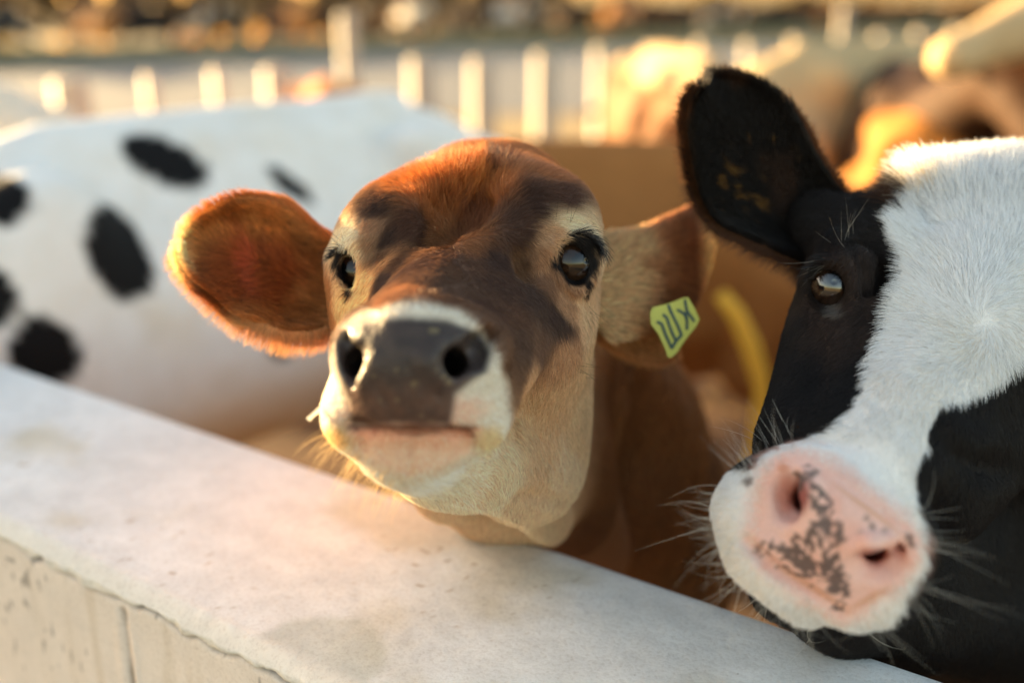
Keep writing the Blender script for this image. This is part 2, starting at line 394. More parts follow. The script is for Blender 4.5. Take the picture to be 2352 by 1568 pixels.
# ------------------------------------------------------------------ generic cow (local: x forward, z up, feet at 0)
def cow_body(fld, sc=1.0, T=lambda p: p, head=True, legs=True, headpose=(.0, .0), neckto=None, thin=1.0):
    def q(x, y, z): return T(np.array([x, y, z])*sc)
    def R3():
        o = T(np.zeros(3)); return np.array([nrm(T(np.array(v, float))-o) for v in ((1, 0, 0), (0, 1, 0), (0, 0, 1))])
    R = R3(); f = fld
    f.ell(q(.66, 0, .93), np.array([.74, .30*thin, .33])*sc, R, .05)
    f.ell(q(.12, 0, 1.03), np.array([.30, .24*thin, .26])*sc, R, .10*sc)
    f.cap(q(.24, 0, 1.225), q(1.1, 0, 1.24), .085*sc, .085*sc, .14*sc)
    for sy in (-1, 1):
        f.ell(q(.22, .21*sy*thin, 1.20), np.array([.09, .07, .07])*sc, R, .08*sc)
        f.ell(q(-.12, .12*sy, 1.13), np.array([.07, .05, .06])*sc, R, .08*sc)
        f.ell(q(1.16, .16*sy, .98), np.array([.17, .12, .30])*sc, R, .08*sc)
        if legs:
            f.chain([(q(.06, .17*sy, .92), .17*sc), (q(.16, .18*sy, .66), .10*sc), (q(-.10, .15*sy, .46), .048*sc), (q(-.03, .15*sy, .13), .032*sc), (q(.01, .15*sy, .07), .042*sc), (q(.04, .15*sy, .015), .052*sc)], .03*sc)
            f.chain([(q(1.16, .15*sy, .80), .10*sc), (q(1.13, .14*sy, .45), .052*sc), (q(1.13, .14*sy, .13), .034*sc), (q(1.15, .14*sy, .07), .042*sc), (q(1.17, .14*sy, .015), .052*sc)], .03*sc)
    f.cap(q(.15, 0, 1.315), q(1.05, 0, 1.312), .018*sc, .018*sc, .05*sc)
    for sy in (-1, 1):
        f.cap(q(.30, .20*sy*thin, 1.245), q(.22, .23*sy*thin, 1.19), .03*sc, .035*sc, .05*sc)
        f.cap(q(.42, .30*sy*thin, 1.10), q(.34, .30*sy*thin, .88), .03*sc, .05*sc, .12*sc, 's')
    f.ell(q(1.34, 0, .86), np.array([.13, .11, .17])*sc, R, .10*sc)
    f.ell(q(.35, 0, .66), np.array([.16, .13, .10])*sc, R, .06*sc)      # udder
    f.chain([(q(-.17, 0, 1.17), .03*sc), (q(-.25, 0, 1.0), .022*sc), (q(-.25, .02, .62), .018*sc), (q(-.24, .02, .45), .035*sc), (q(-.24, .02, .34), .015*sc)], .02*sc)
    if head:
        up, yw = headpose
        hb = np.array([1.72, .12*yw, 1.30+.25*up]); nz = hb+np.array([.36, .22*yw, -.26+.12*up])
        f.chain([(q(1.22, 0, 1.05), .22*sc), (q(1.50, .05*yw, 1.17+.12*up), .14*sc), (q(*hb), .10*sc)], .08*sc)
        f.cap(q(*hb), q(*nz), .115*sc, .062*sc, .05*sc)
        f.ell(q(*(nz+np.array([.01, 0, -.005]))), np.array([.07, .075, .062])*sc, R, .03*sc)
        f.ell(q(*(hb+np.array([-.02, 0, .06]))), np.array([.07, .09, .06])*sc, R, .04*sc)
        return hb, nz
    if neckto is not None:
        f.chain([(q(1.22, 0, 1.02), .22*sc)]+neckto, .08*sc)
def leaf_ear(L, w, tipcol=None, n=9):
    V, F = [], []
    for i in range(n):
        s_ = i/(n-1); ww = w*(math.sin(math.pi*min(1, .12+.80*s_)**.9)+.05)
        for j in range(7):
            t = j/3-1; V.append((s_*L, t*ww, .35*w*(t*t-.6)+.0*s_))
    for i in range(n-1):
        for j in range(6): a = i*7+j; F.append((a, a+1, a+8, a+7))
    return V, F
def solid_ear_mesh(name, L, w, th=.006):
    V, F = leaf_ear(L, w); n = len(V)
    V2 = [(x, y, z-th) for x, y, z in V]; F2 = [tuple(n+i for i in q[::-1]) for q in F]
    rim = [i for i in range(0, 7)] + [r*7+6 for r in range(1, 9)] + [56+i for i in range(5, -1, -1)] + [r*7 for r in range(7, 0, -1)]
    F3 = [(rim[k], rim[(k+1) % len(rim)], n+rim[(k+1) % len(rim)], n+rim[k]) for k in range(len(rim))]
    return V+V2, F+F2+[q[::-1] for q in F3]
M_EAR = None
def ear_mat():
    m, t, b = mat_new('thin_ear')
    a = t.nodes.new('ShaderNodeAttribute'); a.attribute_name = 'col'; t.links.new(a.outputs['Color'], b.inputs['Base Color'])
    b.inputs['Roughness'].default_value = .7
    tr = t.nodes.new('ShaderNodeBsdfTranslucent')
    t.links.new(mixc(t, a.outputs['Color'], (1, .45, .2), .18), tr.inputs[0])
    mxs = t.nodes.new('ShaderNodeMixShader'); mxs.inputs[0].default_value = .12
    t.links.new(b.outputs[0], mxs.inputs[1]); t.links.new(tr.outputs[0], mxs.inputs[2]); t.links.new(mxs.outputs[0], t.nodes['Material Output'].inputs[0])
    return m
M_EAR = ear_mat()
M_TAG = plain('yellow_tag', (.75, .50, .03), .4, 0, .05, 20, .05, .001)
def bg_cow_mesh(h, thin=1.0, headpose=(0, 0)):
    f = Field((-.45, -.62, -.03), (2.35, .62, 1.85), h); hb, nz = cow_body(f, 1.0, headpose=headpose, thin=thin)
    V, F = f.extract(2); return V, F, hb, nz
def bg_cow(name, base, loc, ang, scale, label, group, colfn, withear=True):
    V, F, hb, nz = base
    col = np.concatenate([colfn(V), np.full((len(V), 1), .8)], 1)
    root = tag(empty(name, (loc[0], loc[1], .004)), label, 'cow', group); root.rotation_euler[2] = ang; root.scale = (scale,)*3
    me = mesh_np('body', V, F, True, col); obj('body', me, root, M_COAT)
    if withear:
        for sy in (-1, 1):
            v, q = solid_ear_mesh('ear', .17, .055)
            ec = colfn(np.array([hb]))[0]
            e = obj('ear', mesh_np('ear', v, q, True, np.tile(np.append(ec, .8), (len(v), 1))), root, M_EAR)
            e.location = hb+np.array([-.02, .085*sy, .05]); e.rotation_euler = (math.radians(20*sy), math.radians(12), math.radians(80*sy))
            if sy == 1 and name == 'cow':
                pass
    return root
def spots(scale, seed, thr, dark=(.012, .010, .010), light=(.72, .66, .58), soft=.04):
    def fn(V):
        n = fbm(np.asarray(V)*scale+seed*7.7, 2, seed); t = smooth01(n, thr-soft, thr+soft)[:, None]
        return np.array(light)*(1-t)+np.array(dark)*t
    return fn
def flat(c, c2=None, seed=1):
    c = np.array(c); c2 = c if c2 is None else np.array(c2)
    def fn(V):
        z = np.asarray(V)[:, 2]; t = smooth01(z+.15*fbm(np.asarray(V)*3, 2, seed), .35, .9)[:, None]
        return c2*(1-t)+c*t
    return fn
HEAD_ANG = math.atan2(-wn[1], -wn[0])     # cows come up square to the wall
def place(px, depth, back=0):            # ground point below a sight line
    w = toW(P(px, 300, depth)); return w[:2]
base_hi = bg_cow_mesh(.017, 1.0); base_lo = bg_cow_mesh(.04, .95, (.2, .3)); base_dn = bg_cow_mesh(.036, .95, (-1.7, .2)); base_up = bg_cow_mesh(.024, .95, (1.1, .5))
# white cow with black spots, standing to the left
def local_spots(lst, light=(.86, .835, .80)):
    def fn(V):
        V = np.asarray(V); c = np.tile(np.array(light, float), (len(V), 1))
        c = c*(1-.14*smooth01(fbm(V*4, 3, 8), .05, .5)[:, None]*np.array([.3, .8, 1.5]))
        dirt = smooth01(-(V[:, 2]+.14*fbm(V*5, 3, 4)), -.86, -.58)[:, None]
        c = c*(1-dirt*np.array([.25, .45, .66]))
        for (x, z, a, b, th) in lst:
            dx, dz_ = V[:, 0]-x, V[:, 2]-z; ct, st = math.cos(th), math.sin(th)
            r = np.sqrt(((ct*dx+st*dz_)/a)**2+((-st*dx+ct*dz_)/b)**2)+.15*fbm(V*9, 2, 5)
            t = smooth01(-r, -1.04, -.96)[:, None]; c = c*(1-t)+np.array([.004, .0035, .004])*t
        return c
    return fn
hip = PW(872, 300, 2.50)[:2]
ang_w = math.atan2(-.845, -.675)
SC_W = 1.015
loc_w = hip - np.array([math.cos(ang_w), math.sin(ang_w)])*.2*SC_W
def w_local(px, py):                     # sight line onto the cow's near flank plane
    d = toW(P(px, py, 1.0))-CAM; fx = np.array([math.cos(ang_w), math.sin(ang_w)]); sd_ = np.array([-fx[1], fx[0]])
    o = loc_w+sd_*.25*SC_W; t = ((o-CAM[:2])@sd_)/(d[:2]@sd_); p = CAM+d*t
    return ((p[:2]-loc_w)@fx)/SC_W, p[2]/SC_W
def sp_from(px, py, apx, bpx, th):       # spot size given at the flank
    x, z = w_local(px, py); x2, z2 = w_local(px+20*math.cos(th), py+20*math.sin(th)); x3, z3 = w_local(px-20*math.sin(th), py+20*math.cos(th))
    a = math.hypot(x2-x, z2-z)/20*apx; b = math.hypot(x3-x, z3-z)/20*bpx
    return (x, z, a, b, math.atan2(z2-z, x2-x))
wsp = [sp_from(478, 392, 84, 56, math.radians(20)), sp_from(712, 438, 50, 26, math.radians(48)),
       sp_from(283, 590, 108, 92, math.radians(62)), sp_from(22, 440, 90, 85, math.radians(75)),
       sp_from(-25, 690, 78, 62, math.radians(85)), sp_from(95, 815, 82, 78, math.radians(60)), sp_from(605, 795, 28, 20, math.radians(30)), sp_from(-330, 520, 150, 90, 1.3)]
bg_cow('white_cow', base_hi, loc_w, ang_w, SC_W, 'large white cow with rounded black spots standing behind the wall at left', None, local_spots(wsp))
# ------------------------------------------------------------------ the two cows at the wall
def grad_normals(f, V):
    g = (V-f.lo)/f.h; i = np.clip(np.round(g).astype(int), 1, f.n-2); D = f.D
    a, b, c = i.T
    n = np.stack([D[a+1, b, c]-D[a-1, b, c], D[a, b+1, c]-D[a, b-1, c], D[a, b, c+1]-D[a, b, c-1]], 1)
    return nrm(n.astype(float))
def smooth_vec(F, N, k=2):
    n = len(N)
    for _ in range(k):
        a = np.concatenate([F[:, i] for i in range(4)]); b = np.concatenate([F[:, (i+1) % 4] for i in range(4)])
        N = N+np.stack([np.bincount(a, N[b, i], n)+np.bincount(b, N[a, i], n) for i in range(3)], 1); N = nrm(N)
    return N
def idw(p, A, vals, rad, pw=4):
    out = np.zeros((len(p), vals.shape[1]))
    for s in range(0, len(p), 20000):
        q = p[s:s+20000]; d = np.sqrt(((q[:, None]-A[None])**2).sum(-1))+.0015
        w = (rad[None]/d)**pw; out[s:s+20000] = (w@vals)/w.sum(1)[:, None]
    return out
class Sculpt:
    def __init__(s, f, smooth=2):
        s.f = f; s.V, s.F = f.extract(smooth); s.N = smooth_vec(s.F, grad_normals(f, s.V))
        s.bvh = BVHTree.FromPolygons([tuple(v) for v in s.V], [tuple(q) for q in s.F.tolist()])
    def crease(s, lst):
        """fine modelling: polylines on the face raised (+) or pressed in (-), amp and width in mm"""
        D = np.zeros(len(s.V))
        for pl, amp, sig in lst:
            pl = np.array(pl, float); t = np.linspace(0, 1, 26); x = np.interp(t, np.linspace(0, 1, len(pl)), pl[:, 0]); y = np.interp(t, np.linspace(0, 1, len(pl)), pl[:, 1])
            A = np.array([s.ray(a, b)[0] for a, b in zip(x, y)]); taper = np.sin(np.pi*np.clip(t*.9+.05, 0, 1))**.6
            m = np.where(np.abs(s.V-A.mean(0)).max(1) < np.abs(A-A.mean(0)).max()+sig*.003+.01)[0]
            w = (np.exp(-((s.V[m][:, None]-A[None])**2).sum(-1)/(sig*.001)**2)*taper[None]).max(1); D[m] += amp*.001*w
        s.V = s.V+s.N*D[:, None]
        f4 = s.V[s.F]; cr = np.cross(f4[:, 2]-f4[:, 0], f4[:, 3]-f4[:, 1]); n = np.stack([sum(np.bincount(s.F[:, j], cr[:, i], len(s.V)) for j in range(4)) for i in range(3)], 1)
        n = nrm(n); sg = np.sign((n*s.N).sum(1)); s.N = n*np.where(sg == 0, 1, sg)[:, None]
        s.bvh = BVHTree.FromPolygons([tuple(v) for v in s.V], [tuple(q) for q in s.F.tolist()])
    def ray(s, px, py):
        d = nrm(P(px, py, 1.0)); h = s.bvh.ray_cast(Vector((0, 0, 0)), Vector(d))
        if h[0] is None:
            # nearest point of the surface to the sight line
            t = s.V@d; r = np.linalg.norm(s.V-t[:, None]*d, axis=1); k = int(r.argmin()); return s.V[k], s.N[k]
        return np.array(h[0]), np.array(s.N[s.F[h[2]][0]])
    def anchors(s, lst):
        A = np.array([s.ray(a[0], a[1])[0] for a in lst]); return A
def grow(sc, name, parent, n, colfn, dirfn, lenfn, densfn, rad=.00016, lift=.35, mat=None, seed=0, K=4, clump=.35, cvar=.18):
    V, F, N = sc.V, sc.F, sc.N
    p = [V[F[:, i]] for i in range(4)]
    area = np.linalg.norm(np.cross(p[2]-p[0], p[3]-p[1]), axis=1)/2; cen = sum(p)/4
    w = area*densfn(cen, N[F[:, 0]]); w /= w.sum(); r = np.random.default_rng(seed)
    fi = r.choice(len(F), n, p=w); u, v = r.random(n)[:, None], r.random(n)[:, None]
    q = (1-u)*(1-v)*V[F[fi, 0]]+u*(1-v)*V[F[fi, 1]]+u*v*V[F[fi, 2]]+(1-u)*v*V[F[fi, 3]]
    nn = nrm((1-u)*(1-v)*N[F[fi, 0]]+u*(1-v)*N[F[fi, 1]]+u*v*N[F[fi, 2]]+(1-u)*v*N[F[fi, 3]])
    d = dirfn(q); d = nrm(d-(d*nn).sum(1)[:, None]*nn)
    ct = np.stack([fbm(q*150+5, 2, 40), fbm(q*150+50, 2, 41), fbm(q*150+90, 2, 42)], 1)*clump*1.6 + np.stack([fbm(q*45+5, 2, 43), fbm(q*45+50, 2, 44), fbm(q*45+90, 2, 45)], 1)*clump
    d = nrm(d+ct+r.normal(0, .10, (n, 3))); d = nrm(d-(d*nn).sum(1)[:, None]*nn)
    L, lf = lenfn(q); L = (L*(.65+.6*r.random(n)))[:, None]; lf = (lf*lift*(.6+.9*r.random(n)))[:, None]
    t = np.linspace(0, 1, K)[None, :, None]
    d3, n3, L3, l3 = d[:, None], nn[:, None], L[:, None], lf[:, None]
    pts = q[:, None] + L3*(d3*t*np.sqrt(np.maximum(1-l3**2*.5, .2)) + n3*l3*(t*1.35-.75*t*t)) - n3*.0004
    c = np.clip(colfn(q), 0, .97); lum = c.mean(1, keepdims=True); c = 1-(1-c)**(1+1.65*np.clip((lum-.06)/.4, 0, 1))
    c = np.clip(c*(1+cvar*r.normal(0, 1, (n, 1))), .004, .95)
    rd = rad*(1-.75*np.linspace(0, 1, K)[None]**1.5)*(.7+.6*r.random((n, 1)))
    return curves_obj(name, toW(pts), rd, c, parent, mat or M_FUR)
def eye(parent, c, r, gaze, hor, mate, sclera=(.30, .24, .22), iris=(.030, .014, .007), blue=0):
    g = nrm(gaze); h = np.array(hor, float); h = nrm(h-(h@g)*g); u = np.cross(g, h)
    NU, NV = 72, 48; V = [c+r*g]; C = []
    for i in range(1, NV):
        th = math.pi*i/NV
        for j in range(NU):
            a = 2*math.pi*j/NU; rr = r*(1+.045*math.exp(-(th/.55)**2))
            V.append(c+rr*(math.cos(th)*g+math.sin(th)*(math.cos(a)*h+math.sin(a)*u)))
    V.append(c-r*g); V = np.array(V)
    rel = (V-c)/r; X, Y, Zg = rel@h, rel@u, rel@g
    e = np.sqrt((X/.50)**2+(Y/.34)**2); er = np.sqrt(X**2+Y**2)
    pup = smooth01(-e, -1.05, -.92)[:, None]; ir = smooth01(-er, -.86, -.76)[:, None]; fr = Zg[:, None] > 0
    fib = (.8+.4*vnoise(np.stack([np.arctan2(Y, X)*14, er*3, er*0], -1), 3))[:, None]
    col = np.array(sclera)*(1-ir*fr)+ir*fr*np.array(iris)*fib
    col = col*(1-pup*fr)+np.array([.003, .003, .004])*pup*fr
    F = []
    for j in range(NU): F.append((0, 1+j, 1+(j+1) % NU))
    for i in range(NV-2):
        for j in range(NU): a = 1+i*NU+j; b = 1+i*NU+(j+1) % NU; F.append((a, a+NU, b+NU, b))
    for j in range(NU): F.append((len(V)-1, 1+(NV-2)*NU+(j+1) % NU, 1+(NV-2)*NU+j))
    me = mesh_np('eye', toW(V), F, True, np.concatenate([col, np.full((len(V), 1), .05)], 1))
    return obj('eye', me, parent, mate)
def eye_mat():
    m, t, b = mat_new('wet_eye'); a = t.nodes.new('ShaderNodeAttribute'); a.attribute_name = 'col'
    t.links.new(a.outputs['Color'], b.inputs['Base Color']); b.inputs['Roughness'].default_value = .06
    b.inputs['Specular IOR Level'].default_value = .5
    b.inputs['Coat Weight'].default_value = .35; b.inputs['Coat Roughness'].default_value = .02
    return m
M_EYE = eye_mat(); M_EYE2 = eye_mat(); M_EYE2.node_tree.nodes['Principled BSDF'].inputs['Coat Weight'].default_value = 1; M_EYE2.node_tree.nodes['Principled BSDF'].inputs['Coat IOR'].default_value = 1.9
def lashes(parent, roots, tips, n, sag, col=(.006, .005, .005), rad=.00022, seed=1, d0=.77, d1=.775, spread=10):
    """roots/tips: two polylines on the lid and in the air, (px, py)"""
    r = np.random.default_rng(seed); K = 7; R = np.array(roots, float); T = np.array(tips, float)
    t = np.sort(r.random(n))
    ri = np.stack([np.interp(t, np.linspace(0, 1, len(R)), R[:, k]) for k in (0, 1)], 1)
    ti = np.stack([np.interp(t, np.linspace(0, 1, len(T)), T[:, k]) for k in (0, 1)], 1)+r.normal(0, spread, (n, 2))
    ln = (.55+.45*r.random(n))[:, None]; ti = ri+(ti-ri)*ln
    a = np.array([P(x, y, d0) for x, y in ri]); b = np.array([P(x, y, d1+.006*q) for (x, y), q in zip(ti, r.normal(0, 1, n))])
    s = np.linspace(0, 1, K)[None, :, None]
    up = np.array([0, 1.0, -.4]); pts = a[:, None]*(1-s)+b[:, None]*s + up*(np.linalg.norm(b-a, axis=1)[:, None, None]*sag*4*s*(1-s))
    rd = np.tile(rad*(1-.8*np.linspace(0, 1, K)), (n, 1))
    return curves_obj('eyelash', toW(pts), rd, np.tile(np.array(col), (n, 1)), parent, M_LASH)
def skin_arrays(sc, colfn, roughfn):
    return np.concatenate([np.clip(colfn(sc.V), .003, .95), roughfn(sc.V)[:, None]], 1)
def join_np(A, B):
    V = np.concatenate([A[0], B[0]]); F = np.concatenate([A[1], B[1]+len(A[0])]); C = np.concatenate([A[2], B[2]]); return V, F, C
def ear_sheet(top, bot, dtop, dbot, bowl, ns=40, ntt=25, th=.0035, twist=None):
    """ear skin between a top and a bottom outline, (px,py) polylines running from base to tip; hollow away from the viewer"""
    def res(pl, n):
        pl = np.array(pl, float); seg = np.r_[0, np.cumsum(np.linalg.norm(np.diff(pl[:, :2], axis=0), axis=1))]; seg /= seg[-1]
        # smooth (Catmull-Rom like) resampling
        tt = np.linspace(0, 1, n); out = []
        for t in tt:
            k = min(np.searchsorted(seg, t, 'right')-1, len(pl)-2); k = max(k, 0); u = (t-seg[k])/(seg[k+1]-seg[k]+1e-9)
            p0, p1, p2, p3 = pl[max(k-1, 0)], pl[k], pl[k+1], pl[min(k+2, len(pl)-1)]
            out.append(.5*(2*p1+(p2-p0)*u+(2*p0-5*p1+4*p2-p3)*u*u+(3*p1-p0-3*p2+p3)*u**3))
        return np.array(out)
    T_, B_ = res(top, ns), res(bot, ns); s = np.linspace(0, 1, ns); V = []
    for i in range(ns):
        dt = np.interp(s[i], np.linspace(0, 1, len(dtop)), dtop); db = np.interp(s[i], np.linspace(0, 1, len(dbot)), dbot)
        a, b = P(*T_[i][:2], dt), P(*B_[i][:2], db); w = np.linalg.norm(b-a)
        for j in range(ntt):
            t = j/(ntt-1); c = 1-(2*t-1)**2
            p = a*(1-t)+b*t; V.append(p+np.array([0, 0, 1.0])*bowl*w*c**.75*(1-.25*s[i]))
    V = np.array(V); i = np.arange(ns-1)[:, None]*ntt+np.arange(ntt-1)[None]; F = np.stack([i, i+1, i+ntt+1, i+ntt], -1).reshape(-1, 4)
    G = V.reshape(ns, ntt, 3); du = np.gradient(G, axis=0); dv = np.gradient(G, axis=1); N = nrm(np.cross(du, dv)).reshape(-1, 3)
    if (N[:, 2].mean()) > 0: N = -N           # towards the viewer
    return V, F, N, ns, ntt
class Sheet:                                # lets grow() work on an ear
    def __init__(s, V, F, N): s.V, s.F, s.N = V, F, N
def ear_object(parent, E, colfn, th=.004):
    V, F, N, ns, nt_ = E; n = len(V)
    tt = np.tile(np.abs(np.linspace(-1, 1, nt_)), ns); ss = np.repeat(np.linspace(0, 1, ns), nt_)
    tk = th*(.35+.65*np.sqrt(np.clip(1-np.maximum(tt, ss**3)**2, 0, 1)))
    W_ = V-N*tk[:, None]
    rim = [j for j in range(nt_)]+[i*nt_+nt_-1 for i in range(1, ns)]+[(ns-1)*nt_+j for j in range(nt_-2, -1, -1)]+[i*nt_ for i in range(ns-2, 0, -1)]
    rim = np.array(rim); r2 = np.roll(rim, -1)
    F3 = np.stack([rim, r2, n+r2, n+rim], 1)
    VV = np.concatenate([V, W_]); FF = np.concatenate([F, (F+n)[:, ::-1], F3])
    col = np.concatenate([np.clip(colfn(VV), .003, .95), np.full((2*n, 1), .7)], 1)
    return obj('ear', mesh_np('ear', toW(VV), FF, True, col), parent, M_EAR)
def axes(F, L):
    F = nrm(F); L = np.array(L, float); L = nrm(L-(L@F)*F); U = np.cross(L, F)
    if U[1] < 0: U = -U
    return np.array([L, F, U])
# ================================================================= brown cow
def jersey():
    A = axes((-.14, -.37, -.918), (.99, 0, -.125))
    f = Field((-.19, -.30, .52), (.22, .20, 1.18), .0021)
    E = lambda px, py, d, r, k=.02, op='u', R=A: f.ell(P(px, py, d), r, R, k, op)
    E(1105, 570, .885, (.084, .075, .056), .03)                 # cranium
    f.chain([(P(990, 458, .925), .026), (P(1090, 432, .93), .030), (P(1180, 430, .93), .030), (P(1262, 466, .93), .026)], .03)                  # poll
    E(1062, 414, .925, (.022, .03, .020), .02); E(1185, 412, .925, (.026, .03, .019), .02)
    E(912, 497, .842, (.031, .038, .028), .04)                 # brow bosses
    E(1255, 484, .832, (.036, .038, .030), .04)
    E(1085, 505, .845, (.062, .045, .036), .05)
    E(1080, 548, .822, (.050, .05, .040), .05)
    E(905, 645, .815, (.036, .05, .034), .04); E(868, 690, .83, (.030, .05, .04), .04)
    E(1085, 575, .835, (.062, .06, .045), .03)
    E(860, 575, .825, (.026, .035, .036), .03); E(1300, 565, .810, (.026, .034, .036), .03)
    f.cap(P(1075, 625, .825), P(965, 800, .675), .045, .040, .035)    # nose bridge
    f.cap(P(925, 690, .83), P(925, 830, .72), .036, .030, .03)
    f.cap(P(1200, 690, .815), P(1085, 850, .70), .044, .038, .03)
    E(1085, 820, .86, (.075, .10, .085), .04)                   # cheeks and jaws
    E(1262, 850, .875, (.036, .09, .098), .035)
    E(905, 850, .89, (.036, .09, .085), .035)
    f.cap(P(1285, 640, .86), P(1245, 800, .80), .026, .030, .03)
    f.chain([(P(955, 1000, .690), .031), (P(1080, 1055, .77), .032), (P(1215, 1100, .86), .036)], .03)
    f.chain([(P(955, 1000, .690), .030), (P(995, 1040, .78), .028), (P(1040, 1075, .88), .032)], .03)
    E(1215, 1020, .87, (.042, .07, .050), .03)
    f.chain([(P(1235, 1110, .895), .026), (P(1262, 1190, .93), .014), (P(1272, 1222, .95), .008)], .02)   # throat skin
    f.chain([(P(1070, 1085, .80), .012), (P(1165, 1150, .85), .012), (P(1262, 1225, .92), .009)], .010)
    f.chain([(P(1030, 1120, .90), .03), (P(1150, 1140, .95), .04), (P(1230, 1120, .98), .045)], .03)
    E(962, 865, .690, (.052, .06, .050), .025)                  # muzzle
    E(948, 838, .648, (.045, .034, .043), .02)
    E(843, 812, .660, (.0205, .026, .026), .014); E(1068, 812, .655, (.0265, .028, .028), .016)
    E(832, 945, .682, (.0270, .033, .028), .016); E(1075, 930, .672, (.0305, .035, .033), .016)
    E(955, 920, .645, (.034, .022, .020), .015)
    E(945, 1005, .668, (.038, .028, .026), .008)                # lower lip
    E(938, 1028, .680, (.030, .028, .019), .012)
    f.chain([(P(800, 972, .652), .003), (P(850, 979, .640), .004), (P(945, 977, .634), .0045), (P(1040, 981, .638), .004), (P(1090, 990, .652), .003)], .006, 's')
    f.chain([(P(808, 1000, .635), .003), (P(822, 1030, .65), .004)], .008, 's'); f.chain([(P(1085, 1000, .63), .003), (P(1080, 1030, .65), .004)], .008, 's')
    # nostrils
    f.chain([(P(820, 824, .620), .0112), (P(836, 836, .65), .0105), (P(880, 850, .70), .006)], .004, 's'); f.chain([(P(792, 786, .640), .007), (P(804, 830, .632), .0085), (P(812, 870, .632), .005)], .004, 's')
    f.chain([(P(790, 800, .625), .004), (P(812, 815, .62), .007)], .005, 's'); f.chain([(P(818, 850, .625), .006), (P(815, 872, .625), .003)], .005, 's')
    f.chain([(P(1040, 832, .607), .0098), (P(1036, 834, .65), .0098), (P(1000, 850, .70), .006)], .004, 's')
    f.chain([(P(1016, 836, .612), .0075), (P(1062, 830, .612), .0098), (P(1096, 810, .628), .0100), (P(1114, 774, .645), .0085)], .005, 's')
    f.chain([(P(846, 790, .632), .0025), (P(862, 830, .626), .003), (P(842, 872, .628), .0025)], .012)
    f.chain([(P(1000, 800, .618), .0025), (P(984, 828, .616), .003), (P(1005, 862, .618), .0025)], .012)
    # forehead furrows
    f.chain([(P(1085, 375, .895), .004), (P(1105, 410, .885), .006), (P(1120, 440, .875), .004)], .02, 's')
    f.chain([(P(930, 448, .855), .004), (P(1010, 440, .862), .006), (P(1090, 440, .862), .006), (P(1190, 428, .862), .006), (P(1300, 430, .860), .004)], .035, 's')
    f.chain([(P(1000, 470, .80), .003), (P(1060, 480, .795), .005), (P(1110, 470, .80), .005)], .03, 's')
    f.chain([(P(1110, 440, .80), .006), (P(1060, 500, .782), .008), (P(1010, 560, .772), .006)], .035, 's')
    f.chain([(P(1195, 590, .77), .006), (P(1200, 640, .76), .006)], .02, 's')
    # eyes: lids then openings
    eR, eL = P(1310, 600, .793), P(828, 620, .815)
    f.ell(eR, .0240, None, .014); f.ell(eL, .0240, None, .012)
    f.chain([(P(1272, 578, .775), .0045), (P(1305, 553, .772), .006), (P(1345, 552, .777), .006), (P(1372, 578, .79), .004)], .010)
    f.chain([(P(1290, 630, .772), .003), (P(1330, 658, .775), .0035), (P(1356, 640, .785), .003)], .008)
    f.chain([(P(775, 585, .812), .005), (P(797, 580, .80), .005), (P(822, 600, .79), .003)], .008)
    def opening(px, py, d, a, b, ang):
        c, s_ = math.cos(ang), math.sin(ang); R = np.array([[c, s_, 0], [-s_, c, 0], [0, 0, 1]])
        f.ell(P(px, py, d), (a, b, .030), R, .0025, 's')
    opening(1321, 602, .757, .0215, .0142, math.radians(-66)); opening(800, 622, .782, .0172, .0094, math.radians(-80))
    # neck
    f.chain([(P(1110, 560, .97), .075), (P(1180, 740, 1.05), .095), (P(1270, 900, 1.12), .085)], .05)
    f.chain([(P(1330, 610, .92), .030), (P(1410, 650, .965), .030)], .03)                       # ear roots
    f.chain([(P(880, 600, .90), .030), (P(800, 630, .905), .022)], .03)
    f.chain([(P(1270, 1000, 1.0), .05), (P(1330, 1250, 1.15), .06)], .05)
    n = f.ax
    sc = Sculpt(f, 2)
    sc.crease([([(1030, 1150), (1130, 1160), (1195, 1192), (1250, 1236)], 5, 5), ([(1060, 1178), (1140, 1186), (1200, 1222)], -5, 5), ([(1150, 1110), (1230, 1140), (1310, 1150)], -4, 7), ([(1110, 1150), (1180, 1120), (1290, 1075)], 2.5, 7),
               ([(1195, 880), (1225, 980), (1245, 1070)], -3, 12), ([(1290, 680), (1250, 740), (1225, 830)], -3.5, 9), ([(1180, 700), (1130, 800), (1120, 860)], 2.5, 9), ([(1090, 445), (1060, 520), (1020, 585)], -3.5, 8),
               ([(915, 440), (1010, 418), (1090, 412)], -5, 5), ([(1105, 412), (1190, 398), (1300, 418)], -5, 5), ([(1060, 385), (1100, 402), (1130, 388)], -3, 3), ([(1115, 478), (1190, 436), (1290, 436)], 5, 8), ([(865, 462), (945, 448), (1015, 478)], 4, 8),
               ([(985, 520), (1050, 560), (1140, 545)], 2.5, 7), ([(1140, 1046), (1184, 1000), (1186, 920), (1172, 860), (1160, 830)], -4, 5), ([(1150, 1015), (1160, 940), (1145, 860)], 2, 6),
               ([(945, 1010), (940, 1082)], -2.5, 4), ([(870, 1030), (900, 1060)], -1, 4), ([(1000, 1030), (985, 1066)], -1, 4), ([(945, 890), (941, 965)], -1.6, 3), ([(860, 880), (890, 925), (900, 960)], -1, 4), ([(1010, 880), (985, 930), (980, 962)], -1, 4),
               ([(1290, 545), (1325, 528), (1362, 535)], -2, 3), ([(1275, 520), (1315, 500), (1350, 510)], 2, 6), ([(1275, 640), (1310, 680), (1350, 700)], -1.8, 4), ([(820, 655), (850, 700), (860, 745)], -2, 7), ([(850, 600), (880, 560), (900, 520)], -2.5, 8)])
